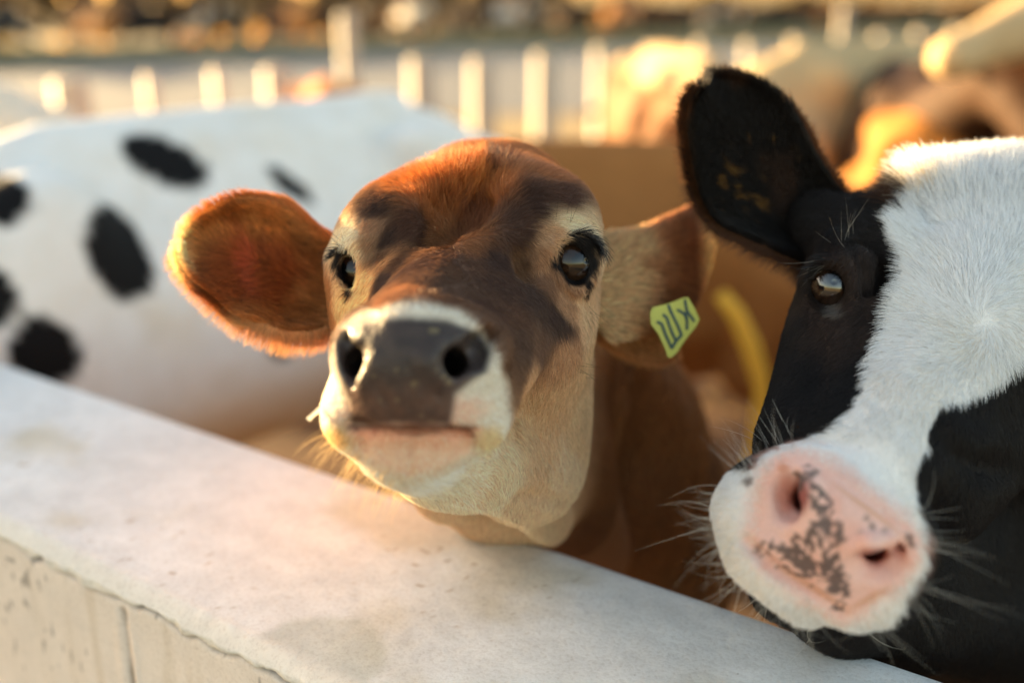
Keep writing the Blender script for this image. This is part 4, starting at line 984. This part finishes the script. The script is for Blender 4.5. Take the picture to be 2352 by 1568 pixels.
    sc.crease([([(1955, 545), (1985, 620), (1985, 700), (1960, 780)], -4, 6), ([(1930, 560), (1962, 610), (1965, 680)], 2.5, 5), ([(1862, 716), (1915, 732), (1955, 720)], -2, 4), ([(1870, 740), (1900, 800), (1880, 880)], -3, 9), ([(1900, 760), (1930, 850), (1900, 950)], 2.5, 8),
               ([(2160, 960), (2220, 1000), (2330, 1010)], 4, 10), ([(2170, 1030), (2250, 1070), (2340, 1080)], -5, 9), ([(2130, 1100), (2170, 1200), (2180, 1300)], -4, 9), ([(1760, 1040), (1850, 1010), (1990, 1020)], -2.5, 7),
               ([(1720, 1250), (1790, 1312), (1865, 1362), (1915, 1392)], -5.5, 4), ([(1890, 1075), (1990, 1140), (2085, 1215)], -1.5, 3), ([(1760, 1215), (1800, 1235), (1860, 1250)], -1.2, 4), ([(1900, 1180), (1915, 1260), (1925, 1360)], -1.2, 3),
               ([(1790, 1090), (1785, 1140), (1800, 1190)], -1.5, 5), ([(1960, 1310), (2010, 1325), (2070, 1300)], -1.5, 5), ([(1880, 600), (1915, 585), (1950, 610)], -2, 3), ([(2100, 470), (2150, 520), (2250, 500)], -3, 8)])
    whorl = sc.ray(2262, 738)[0]; eyep = sc.ray(1908, 658)[0]
    Lb = [(2082, 415), (2092, 455), (2078, 486), (2032, 507), (2052, 540), (2070, 590), (2064, 650), (2038, 715), (2018, 780), (1992, 840), (1984, 900), (1950, 958), (1895, 998), (1850, 1012), (1812, 1018), (1760, 1046), (1722, 1076), (1640, 1075), (1500, 1000), (1500, 200), (2070, 200)]
    Rb = [(2600, 800), (2352, 822), (2300, 880), (2230, 918), (2165, 930), (2142, 960), (2132, 1020), (2108, 1080), (2104, 1150), (2120, 1220), (2126, 1290), (2085, 1370), (2040, 1450), (1990, 1600), (2900, 1600)]
    muz = [(1640, 1190), (1715, 1080), (1790, 1020), (1900, 1000), (2060, 1010), (2104, 1100), (2118, 1240), (2085, 1345), (2010, 1440), (1900, 1425), (1740, 1350), (1690, 1250)]
    pad = [(1742, 1245), (1752, 1180), (1768, 1110), (1790, 1070), (1830, 1052), (1870, 1062), (1925, 1100), (1990, 1150), (2060, 1205), (2092, 1240), (2086, 1290), (2040, 1340), (1975, 1385), (1930, 1400), (1860, 1352), (1790, 1300)]
    strip = [(1815, 1085), (1850, 1072), (1880, 1105), (1905, 1130), (1912, 1165), (1935, 1210), (1945, 1235), (1925, 1260), (1925, 1310), (1950, 1340), (1940, 1390), (1900, 1365), (1850, 1325), (1800, 1290), (1760, 1255), (1800, 1235), (1850, 1240), (1870, 1195), (1862, 1140)]
    def col(p):
        p = np.asarray(p); u, v = uv_of(p); fr = smooth01(-p[:, 2], -.79, -.76)
        jag = vnoise(p*np.array([170, 170, 170]), 91)*7+fbm(p*60, 2, 92)*7
        w = srgb((240, 233, 226)); w2 = srgb((230, 214, 194)); t = smooth01(fbm(p*28, 3, 93), -.1, .5)[:, None]
        c = w*(1-t*.5)+w2*t*.5
        black = srgb((27, 21, 20))*(1+.25*fbm(p*35, 2, 94))[:, None]
        brn = smooth01(-np.hypot((u-1935), (v-700)*.8)+fbm(p*50, 2, 95)*40, -150, -40)[:, None]; black = black*(1-brn*.6)+srgb((66, 48, 38))*brn*.6
        k = np.maximum(smooth01(poly_sd(u, v, Lb)+jag, -3, 3), smooth01(poly_sd(u, v, Rb)+jag, -3, 3))
        k = np.maximum(k, smooth01(p[:, 2]+.0*u, .90, .93)*smooth01(v, 640, 760)); k = np.maximum(k, smooth01(u+jag, 2425, 2440))
        k = np.maximum(k, smooth01(v, 1150, 1200)*smooth01(p[:, 2], .705, .72))
        c = c*(1-k[:, None])+black*k[:, None]
        # muzzle skin
        fr = fr*smooth01(-np.linalg.norm(p-P(1920, 1225, .645), axis=1), -.088, -.076); kp = smooth01(poly_sd(u, v, pad)+jag*1.3+16, -48, 12)*fr; kp = kp[:, None]
        pk = srgb((240, 190, 174))*(1-.35*smooth01(fbm(p*80, 3, 96), 0, .6)[:, None]*np.array([.05, .35, .5]))
        c = c*(1-kp)+pk*kp
        for (x, y, a, b, cc, st) in ((1841, 1135, 20, 46, (140, 58, 56), .9), (1806, 1135, 22, 50, (216, 138, 118), .7), (2012, 1272, 46, 14, (150, 66, 52), .85), (1800, 1075, 16, 12, (196, 110, 60), .5), (1930, 1120, 90, 10, (212, 150, 110), .0)):
            q = smooth01(-np.hypot((u-x)/a, (v-y)/b), -1.3, -.5)[:, None]*st*fr[:, None]; c = c*(1-q)+srgb(cc)*q
        for (x, y, a, b, th) in ((1860, 1345, 120, 10, .56), (1995, 1170, 110, 8, .64), (2000, 1372, 60, 10, -.5)):
            ct, st = math.cos(th), math.sin(th); du, dv = u-x, v-y
            q = smooth01(-np.hypot((ct*du+st*dv)/a, (-st*du+ct*dv)/b), -1.3, -.4)[:, None]*.5*fr[:, None]; c = c*(1-q)+srgb((205, 140, 96))*q
        ks = smooth01(poly_sd(u, v, strip)+fbm(p*110, 2, 97)*26, -14, 8)*fr
        dots = smooth01(vnoise(p*300, 98)+.6*vnoise(p*460, 99)+ks*.95-.62, -.12, .20)*smooth01(ks, .02, .3)
        c = c*(1-dots[:, None]*.86)+srgb((66, 58, 56))*dots[:, None]*.86
        for (x, y, r) in ((1858, 1092, 13), (1872, 1085, 10), (2090, 1232, 11), (2094, 1250, 9), (2005, 1210, 8), (2032, 1218, 7), (1990, 1190, 7), (1740, 1262, 10), (1755, 1272, 7), (1975, 1220, 6), (1720, 1105, 12)):
            q = smooth01(-np.hypot(u-x, v-y)+fbm(p*300, 1, 12)*4, -r-4, -r+5)[:, None]*.75*fr[:, None]; c = c*(1-q)+srgb((78, 66, 60))*q
        q = smooth01(vnoise(p*240, 33), .72, .9)*smooth01(-np.hypot((u-2010)/70, (v-1020)/75), -1.2, -.5); c = c*(1-.4*q[:, None])
        d = np.minimum(np.linalg.norm((p-eyep), axis=1), np.linalg.norm(p-eF-gF*.02, axis=1))+fbm(p*150, 2, 77)*.003; q = smooth01(-d, -.020, -.012)[:, None]; c = c*(1-q)+srgb((30, 24, 22))*q
        q = smooth01(-np.hypot((u-1922)/26, (v-712)/22)+.3*fbm(p*200, 2, 4), -1.1, -.4)[:, None]*.6; c = c*(1-q)+srgb((120, 112, 104))*q
        return c
    def rough(p):
        u, v = uv_of(p); k = smooth01(poly_sd(u, v, pad), -2, 14)*smooth01(-p[:, 2], -.79, -.76); return .75*(1-k)+.38*k
    root = tag(empty('black_and_white_cow'), 'black and white cow with pink speckled nose and raised black ear, at right', 'cow')
    hd = nrm(np.array([-wn[0]*.8, -wn[1]])); ch = PW(2520, 1150, 1.32)[:2]; sc_ = .93; o = ch-hd*1.22*sc_
    sdw = np.array([-hd[1], hd[0]]); T = lambda p: np.array([*(o+hd*p[0]+sdw*p[1]), p[2]])
    fb = Field((min(o[0], ch[0])-.75, min(o[1], ch[1])-.75, -.02), (max(o[0], ch[0])+.7, max(o[1], ch[1])+.7, 1.6), .022)
    cow_body(fb, sc_, T, head=False, neckto=[(PW(2440, 1020, 1.16), .15), (PW(2340, 840, 1.05), .105)])
    bV, bF = fb.extract(2); bcol = spots(2.2, 7, -.05, light=(.70, .64, .56))(bV); dn = np.linalg.norm(bV-PW(2440, 1100, 1.2), axis=1); kk = smooth01(-dn, -.62, -.50)[:, None]
    bcol = bcol*(1-kk)+np.array([.018, .013, .011])*kk
    hV, hF, hC = join_np((toW(sc.V), sc.F[:, ::-1], skin_arrays(sc, col, rough)), (bV, bF, np.concatenate([bcol, np.full((len(bV), 1), .75)], 1)))
    obj('body', mesh_np('body', hV, hF, True, hC), root, M_SKIN)
    dirs = [(1990, 600, -.1, 1), (2030, 660, -.3, 1), (1975, 760, -.6, .8), (1930, 800, -.5, .9), (1860, 820, -.4, 1), (1900, 900, -.5, .8), (1800, 980, -.5, .9), (1950, 900, -.6, .8), (2040, 960, -.35, 1), (2100, 900, -.4, 1), (2080, 1050, -.2, 1), (1990, 1040, -.4, .9), (1900, 1010, -.5, -.3), (1760, 1050, -.8, .1), (1690, 1150, -1, .3), (1660, 1200, -1, .5),
            (2200, 960, .1, 1), (2300, 1000, .3, 1), (2160, 1100, .2, 1), (2110, 1250, .6, .8), (2060, 1370, .5, .9), (1950, 1410, .1, 1), (1800, 1370, -.4, 1), (1720, 1320, -.8, .6), (1940, 560, -.5, .7), (2050, 500, -.6, -.4), (1880, 640, -.8, .5), (2130, 430, -.5, -.9), (2230, 400, .2, -1), (2340, 380, .5, -.9), (2250, 1200, .5, .9)]
    for k in range(18):
        for rr in (22, 55, 105, 170, 250):
            a = 2*math.pi*k/18; x, y = 2262+rr*math.cos(a), 738+rr*math.sin(a)
            if x > 2060+max(0, (700-y)*.05) and y > 420 and not (x < 2080 and y > 800) and x < 2352+100: dirs.append((x, y, math.cos(a+.75-.003*rr), math.sin(a+.75-.003*rr)))
    pr = [sc.ray(d[0], d[1]) for d in dirs]; Ad = np.array([p[0] for p in pr]); Vd = []
    for d, (p, nn) in zip(dirs, pr):
        v_ = nrm(np.array([d[2], -d[3], 0.0])); Vd.append(nrm(v_-(v_@nn)*nn))
    Vd = np.array(Vd); dirfn = lambda p: idw(p, Ad, Vd, np.ones(len(Ad)), 3)
    tuft = sc.ray(2110, 440)[0]
    def lenfn(p):
        u, v = uv_of(p); wh = smooth01(-poly_sd(u, v, Lb), -5, 5)*smooth01(-v, -900, -820)
        L = .0075+.0042*wh; l = 1+.1*wh; k = np.exp(-(np.linalg.norm(p-tuft, axis=1)/.03)**2); L += .020*k; l += 1.0*k
        k = smooth01(-v, -500, -400); L += .008*k; l += .4*k; L -= .0045*smooth01(poly_sd(u, v, muz), -20, 25)
        return L, l
    def dens(c, n_):
        u, v = uv_of(c); k = .9*smooth01(poly_sd(u, v, pad)+vnoise(c*90, 7)*8, -26, 6)*smooth01(-c[:, 2], -.79, -.76)+.1*smooth01(poly_sd(u, v, pad), -2, 6)
        face = (n_*nrm(c)).sum(1); w = np.where(face < .25, 1.0, .12)*np.where(u < 2480, 1, .35)*(c[:, 2] < 1.04)*(v < 1650)
        w = w*(np.linalg.norm(c-eyep, axis=1) > .0125)*(np.linalg.norm(c-eF-gF*.02, axis=1) > .014); return w*(1-k)+1e-6
    grow(sc, 'fur', root, 270000, col, dirfn, lenfn, dens, .00014, .38, seed=13, clump=.20)
    # forelock tufts
    r = np.random.default_rng(3); n_ = 900; K = 7; rootsp = np.array([sc.ray(2060+90*a+r.normal(0, 4), 470-50*a+r.normal(0, 8))[0] for a in r.random(n_)])
    ub, vb = uv_of(rootsp); dd = nrm(np.stack([-.75+.9*(ub-2060)/120+.25*r.normal(0, 1, n_)*.6, .55+.25*r.normal(0, 1, n_), -.1+.2*r.normal(0, 1, n_)], 1))
    t = np.linspace(0, 1, K)[None, :, None]; L = (.018+.016*r.random(n_))[:, None, None]
    pts = rootsp[:, None]+L*(dd[:, None]*t+np.array([-.5, -.35, 0])*t*t*.5)
    cc = np.where((ub > 2100)[:, None], srgb((228, 214, 190)), srgb((70, 44, 30)))
    curves_obj('forelock', toW(pts), np.tile(.00022*(1-.8*np.linspace(0, 1, K)), (n_, 1)), cc, root, M_FUR)
    def wh(n_, srcs, L0, rad, colr, seed, name='whiskers', bend=.5):
        r = np.random.default_rng(seed); pts = []; K = 9
        for k in range(n_):
            s_ = srcs[r.integers(len(srcs))]; p, nn = sc.ray(s_[0]+r.normal(0, s_[4]), s_[1]+r.normal(0, s_[4]))
            d = nrm(nn*.35+nrm(np.array([s_[2], -s_[3], -.1]))+r.normal(0, .22, 3)); L = L0*(.45+.8*r.random()); b = r.normal(0, .4, 3)+np.array([.1, .1, 0])
            t = np.linspace(0, 1, K)[:, None]; pts.append(p+L*(d*t+b*bend*t*t))
        pts = np.array(pts); rd = np.tile(rad*(1-.85*np.linspace(0, 1, K)), (n_, 1))
        return curves_obj(name, toW(pts), rd, np.tile(np.array(colr), (n_, 1)), root, M_FUR)
    wh(70, [(1665, 1160, -1, -.25, 20), (1650, 1205, -1, .1, 16), (1690, 1250, -1, .45, 20), (1720, 1320, -1, .7, 20), (1700, 1260, -1, .1, 20)], .034, .00013, (.80, .74, .62), 5, bend=.9)
    wh(55, [(1760, 1370, -.6, 1, 25), (1850, 1405, -.2, 1, 25), (2000, 1420, .6, .8, 25), (2070, 1350, 1, .5, 20), (2115, 1240, 1, .3, 14), (2110, 1180, 1, -.2, 12)], .036, .00014, (.55, .52, .45), 6, bend=.8)
    wh(34, [(1740, 1055, -.5, -1, 22), (1790, 1020, -.3, -1, 20), (1720, 1090, -.6, -.6, 12)], .030, .00015, (.55, .52, .47), 7)
    wh(16, [(1930, 570, -.9, -.1, 14), (1945, 545, .1, -1, 10), (1890, 610, -1, .1, 10)], .030, .00013, (.30, .27, .23), 8)
    o1 = eye(root, eH+np.array([-.001, 0, .0025]), .0245, np.array([-.32, .10, -.94]), (1, .45, -.3), M_EYE2, sclera=(.50, .42, .42))
    lashes(o1, [(1870, 642), (1880, 622), (1900, 610), (1925, 608)], [(1828, 655), (1835, 622), (1850, 598), (1872, 588)], 60, .05, rad=.00026, seed=4, d0=.785, d1=.775, spread=5)
    eye(root, eF+gF*.003, .0240, gF, hF_, M_EYE2, sclera=(.50, .42, .42))
    EF = ear_sheet([(2480, 640), (2560, 600), (2680, 600), (2800, 660), (2880, 760)], [(2500, 780), (2580, 850), (2700, 900), (2820, 880), (2885, 800)], [.93, .95, .98, 1.0], [.93, .93, .96, 1.0], .16)
    eF_o = ear_object(root, EF, lambda p: np.tile(srgb((26, 20, 18)), (len(p), 1)), .005)
    jersey.ear_fur(eF_o, EF, 16000, lambda p: np.tile(srgb((28, 21, 18)), (len(p), 1)), P(2500, 710, .93), P(2880, 780, 1.0), .012, .015, 58)
    top = [(1890, 672), (1868, 632), (1838, 604), (1780, 578), (1720, 552), (1655, 518), (1622, 470), (1604, 420), (1592, 360), (1584, 295), (1586, 240), (1604, 206)]
    bot = [(2000, 500), (1962, 478), (1935, 440), (1905, 400), (1875, 355), (1855, 310), (1832, 275), (1800, 240), (1756, 212), (1708, 194), (1664, 186), (1626, 192)]
    EH = ear_sheet(top, bot, [.85, .85, .84, .835, .84], [.875, .865, .86, .86, .86], .20)
    def ecol(p):
        u, v = uv_of(p); c = np.tile(srgb((24, 18, 16)), (len(p), 1)); t = smooth01(fbm(p*22, 2, 31), .1, .5)[:, None]; c = c*(1-t)+srgb((58, 38, 26))*t
        k = smooth01(fbm(p*130, 3, 33)+.75*np.exp(-((u-1690)/42)**2-((v-400)/60)**2)+.7*np.exp(-((u-1750)/35)**2-((v-480)/35)**2)+.3*np.exp(-((u-1790)/60)**2-((v-300)/110)**2), .50, .95)[:, None]*.6
        return c*(1-k)+srgb((138, 98, 42))*k
    e1 = ear_object(root, EH, ecol, .005)
    jersey.ear_fur(e1, EH, 46000, ecol, P(1950, 580, .86), P(1585, 190, .85), .012, .015, 48, spread=.8)
    jersey.fringe(e1, top, [.85, .85, .84, .835, .84], [(-.5, .8), (-.8, .6), (-1, .1), (-1, -.5), (-.6, -1)], 4200, .014, (92, 58, 34), 63)  # warm light on the black ear's rim hair put into its brown
    jersey.fringe(e1, bot, [.875, .865, .86, .86, .86], [(.2, -1), (.5, -.8), (.6, -.8), (.3, -1), (-.4, -1)], 3600, .012, (110, 68, 38), 64)  # other rim, its lit look likewise painted into the hair colour
holstein()
# ================================================================= the herd behind
def cow_at(name, base, px, py, depth, ang_deg, scale, label, group, colfn):
    """px, py: the point of the back above the hips; depth: how far off it stands"""
    w = toW(P(px, py, depth)); a = math.radians(ang_deg); sc_ = scale
    loc = w[:2]-np.array([math.cos(a), math.sin(a)])*.2*sc_
    return bg_cow(name, base, loc, a, sc_, label, group, colfn)
TAN, TAN2 = (.33, .135, .036), (.30, .14, .06)
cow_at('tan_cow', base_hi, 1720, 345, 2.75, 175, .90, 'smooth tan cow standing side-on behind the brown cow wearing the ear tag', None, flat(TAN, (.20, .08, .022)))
G2 = 'cows standing in the yard near the fence'
cow_at('yard_cow', base_dn, 1625, 120, 4.7, 98, 1.0, 'pale cow with sunlit rump just behind the raised black ear', G2, lambda V: np.where((np.asarray(V)[:, 2]+.06*fbm(np.asarray(V)*5, 2, 3) > 1.2)[:, None], np.array([.50, .36, .2]), np.array([.20, .085, .03])))  # pale upper back is sunlight put into the coat colour
cow_at('yard_cow', base_dn, 1850, 112, 4.2, 20, 1.05, 'cow with cream back and dark brown head under the tall fence post at right', G2, lambda V: np.where((np.asarray(V)[:, 0] > .75)[:, None], np.array([.05, .028, .015]), np.array([.52, .38, .2])))
cow_at('yard_cow', base_up, 3560, 190, 3.0, 178, .98, 'large brown cow with pale sunlit topline at the upper right corner', G2, lambda V: np.where((np.asarray(V)[:, 2]+.06*fbm(np.asarray(V)*5, 2, 3) > 1.33)[:, None], np.array([.56, .40, .22]), np.array([.22, .085, .02])))  # sun along the topline painted into the coat as a paler tone
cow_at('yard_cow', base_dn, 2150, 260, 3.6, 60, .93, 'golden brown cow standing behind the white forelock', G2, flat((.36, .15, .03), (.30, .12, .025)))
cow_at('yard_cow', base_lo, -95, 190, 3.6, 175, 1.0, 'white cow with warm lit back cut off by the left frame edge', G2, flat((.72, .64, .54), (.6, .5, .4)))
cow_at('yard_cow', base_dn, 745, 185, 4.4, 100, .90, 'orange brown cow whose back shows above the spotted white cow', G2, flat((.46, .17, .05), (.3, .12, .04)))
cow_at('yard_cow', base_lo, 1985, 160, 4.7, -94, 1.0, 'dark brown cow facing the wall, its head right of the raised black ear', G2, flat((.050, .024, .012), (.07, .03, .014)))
# a row of cattle feeding beyond the alley
r = np.random.default_rng(21); GF = 'cattle feeding in a row beyond the alley'
far_fns = [(spots(1.6, 3, -.15), 'dark'), (flat((.05, .03, .02)), 'black'), (flat((.40, .18, .06)), 'ginger'), (spots(1.3, 9, .1), 'pied'), (flat((.10, .05, .03)), 'deep brown'), (spots(2.0, 5, -.3), 'mostly black')]
cache = {}
MARKS = [(20, 'at the left frame edge'), (190, 'behind the leftmost pale post'), (370, 'above the spotted cow\'s shoulder'), (520, 'above the spotted cow\'s back'), (655, 'left of the tall post'), (815, 'straight behind the left tall post'), (975, 'right of the left tall post'), (1110, 'above the brown cow\'s crown'), (1250, 'above the brown cow\'s brow'), (1380, 'above the tan cow\'s back'), (1490, 'left of the raised black ear'), (1600, 'above the raised black ear'), (1760, 'between black ear and right tall post'), (1900, 'behind the right tall post'), (2050, 'right of the right tall post'), (2200, 'above the white forelock'), (2352, 'at the right frame edge')]
seen = {}
def far_place(px, k, seen=seen):
    m = min(MARKS, key=lambda q: abs(q[0]-px))[1]; n = seen.get(m, 0); seen[m] = n+1
    return m + ['', ', nearer its left', ', squeezed between two others', ', partly hidden', ', half covered by neighbours'][min(n, 4)]
for k in range(58):
    t = (k+.5)/58; px = -60+2480*t+r.normal(0, 14); q = KA+(KB-KA)*((px)/2352); dir_ = nrm((KB-KA)); nv = np.array([-dir_[1], dir_[0]])
    base_pt = q+nv*(2.0+r.random()*.8); kind = int(r.choice([0, 1, 1, 5, 3, 4, 5, 2])) if px < 1500 else int(r.choice([2, 4, 0, 2]))
    V, F, hb, nz = base_lo; fn, word = far_fns[kind]
    if kind not in cache:
        cache[kind] = mesh_np('body', V, F, True, np.concatenate([fn(V), np.full((len(V), 1), .8)], 1))
    root = tag(empty('feeding_cow', (base_pt[0], base_pt[1], .004)), None, 'cow', GF); root['label'] = '%s cow in far row, %s' % (word, far_place(px, k))
    root.rotation_euler[2] = math.atan2(-nv[1], -nv[0])+r.normal(0, .8); root.scale = (1.0+.06*r.normal(),)*3
    obj('body', cache[kind], root, None if cache[kind].materials else M_COAT)
# made-up sun-catching clumps, added to give golden light spots
def translucent(name, c, f=.6):
    m, t, b = mat_new(name); b.inputs['Base Color'].default_value = (*c, 1); b.inputs['Roughness'].default_value = .6
    tr = t.nodes.new('ShaderNodeBsdfTranslucent'); tr.inputs[0].default_value = (*c, 1); mxs = t.nodes.new('ShaderNodeMixShader'); mxs.inputs[0].default_value = f
    t.links.new(b.outputs[0], mxs.inputs[1]); t.links.new(tr.outputs[0], mxs.inputs[2]); t.links.new(mxs.outputs[0], t.nodes['Material Output'].inputs[0]); return m
m_bokeh = translucent('dry_leaf', (.85, .50, .12), .55); m_straw = translucent('straw_stalk', (.80, .52, .16), .5)
def blades(name, cx, cy, cz, rx, ry, h, n, w, mat, seed, kind=None):
    r = np.random.default_rng(seed); V, F = [], []
    for k in range(n):
        a, q = r.random()*6.28, math.sqrt(r.random()); x, y = cx+rx*q*math.cos(a), cy+ry*q*math.sin(a); an = r.random()*6.28; L = h*(.5+.7*r.random()); ln = r.normal(0, .35, 2); b = len(V)
        dx, dy = w*math.cos(an)/2, w*math.sin(an)/2
        for (s, ww) in ((0, 1), (.5, 1), (1, .25)):
            X, Y, Z = x+ln[0]*L*s*s, y+ln[1]*L*s*s, cz+L*s*(1-.2*s); V += [(X-dx*ww, Y-dy*ww, Z), (X+dx*ww, Y+dy*ww, Z)]
        F += [(b, b+1, b+3, b+2), (b+2, b+3, b+5, b+4)]
    return obj(name, mesh_np(name, V, F, False), None, mat)
wseen = {}
GW = 'clumps of dry backlit weeds at the far kerb'
for k, (px, py, s_) in enumerate([(235, 92, .55), (130, 95, .4), (440, 75, .8), (405, 5, 1.0), (500, 80, .45), (590, 60, .4), (690, 70, .8), (740, 72, .5), (940, 50, .5), (985, 60, .4), (1290, 35, 1.0), (1375, 38, 1.0), (1530, 20, .7), (1620, 15, .8), (1760, 25, .8), (1700, 10, .7), (1480, 25, .6), (20, 80, .5)]):
    q = KA+(KB-KA)*(px/2352); w = hit(px, 150-px*.04, 0); nv = np.array([-(KB-KA)[1], (KB-KA)[0]]); nv = nv/np.linalg.norm(nv)
    d = (KA[1]+(KB[1]-KA[1])*(px/2352))-.9; c = toW(P(px, py, d/1.0)); 
    o = blades('weed_clump', c[0], c[1], .004, .16*s_+.05, .12, max(.25, c[2]+.18), int(130*s_), .035, m_bokeh, 300+k)
    tag(o, '%s golden weed clump at kerb, %s' % ('large' if s_ >= .8 else 'small', far_place(px, 0, wseen)), 'weeds', GW)
# straw litter in the yard
r = np.random.default_rng(77); V, F = [], []
for k in range(11000):
    x, y = r.uniform(-6, 9), r.uniform(3.6, 10); L = r.uniform(.06, .22); a = r.random()*6.28; e = abs(r.normal(0, .35)); w = .004; b = len(V)
    dx, dy, dz = L*math.cos(a)*math.cos(e), L*math.sin(a)*math.cos(e), L*math.sin(e)
    z = .008+r.random()*.02
    V += [(x-w*math.sin(a), y+w*math.cos(a), z), (x+w*math.sin(a), y-w*math.cos(a), z), (x+dx+w*math.sin(a), y+dy-w*math.cos(a), z+dz), (x+dx-w*math.sin(a), y+dy+w*math.cos(a), z+dz)]; F.append((b, b+1, b+2, b+3))
o = obj('straw', mesh_np('straw', V, F, False), None, m_straw); tag(o, 'loose straw litter spread over the cow yard', 'straw', None, 'stuff')

# far-off wood beyond the field
r = np.random.default_rng(5); V, F = [], []
for k in range(15000):
    px = r.uniform(-300, 2650); d = r.uniform(52, 64); w = toW(P(px, 0, d)); u = (px-1176)/FPX
    top = 3.2+2.2*vnoise(np.array([[px*.012, 0, 0]]), 4)[0]+1.2*vnoise(np.array([[px*.05, 0, 0]]), 5)[0]
    if px > 1350: top *= .35
    z = r.random()**.8*max(top, .3); c = np.array([w[0], w[1], z]); s_ = .22+.2*r.random(); a = nrm(r.normal(0, 1, 3)); b_ = nrm(np.cross(a, r.normal(0, 1, 3))); n0 = len(V)
    V += [tuple(c-a*s_), tuple(c-b_*s_*.7), tuple(c+a*s_), tuple(c+b_*s_*.7)]; F.append((n0, n0+1, n0+2, n0+3))
o = obj('distant_wood', mesh_np('distant_wood', V, F, False), None, translucent('autumn_leaf', (.16, .10, .035), .35)); tag(o, 'dark far-off wood with bright gaps along the top of the frame', 'wood', None, 'stuff')
# strip for the sunlit edge of a hind leg, sun put into its yellow
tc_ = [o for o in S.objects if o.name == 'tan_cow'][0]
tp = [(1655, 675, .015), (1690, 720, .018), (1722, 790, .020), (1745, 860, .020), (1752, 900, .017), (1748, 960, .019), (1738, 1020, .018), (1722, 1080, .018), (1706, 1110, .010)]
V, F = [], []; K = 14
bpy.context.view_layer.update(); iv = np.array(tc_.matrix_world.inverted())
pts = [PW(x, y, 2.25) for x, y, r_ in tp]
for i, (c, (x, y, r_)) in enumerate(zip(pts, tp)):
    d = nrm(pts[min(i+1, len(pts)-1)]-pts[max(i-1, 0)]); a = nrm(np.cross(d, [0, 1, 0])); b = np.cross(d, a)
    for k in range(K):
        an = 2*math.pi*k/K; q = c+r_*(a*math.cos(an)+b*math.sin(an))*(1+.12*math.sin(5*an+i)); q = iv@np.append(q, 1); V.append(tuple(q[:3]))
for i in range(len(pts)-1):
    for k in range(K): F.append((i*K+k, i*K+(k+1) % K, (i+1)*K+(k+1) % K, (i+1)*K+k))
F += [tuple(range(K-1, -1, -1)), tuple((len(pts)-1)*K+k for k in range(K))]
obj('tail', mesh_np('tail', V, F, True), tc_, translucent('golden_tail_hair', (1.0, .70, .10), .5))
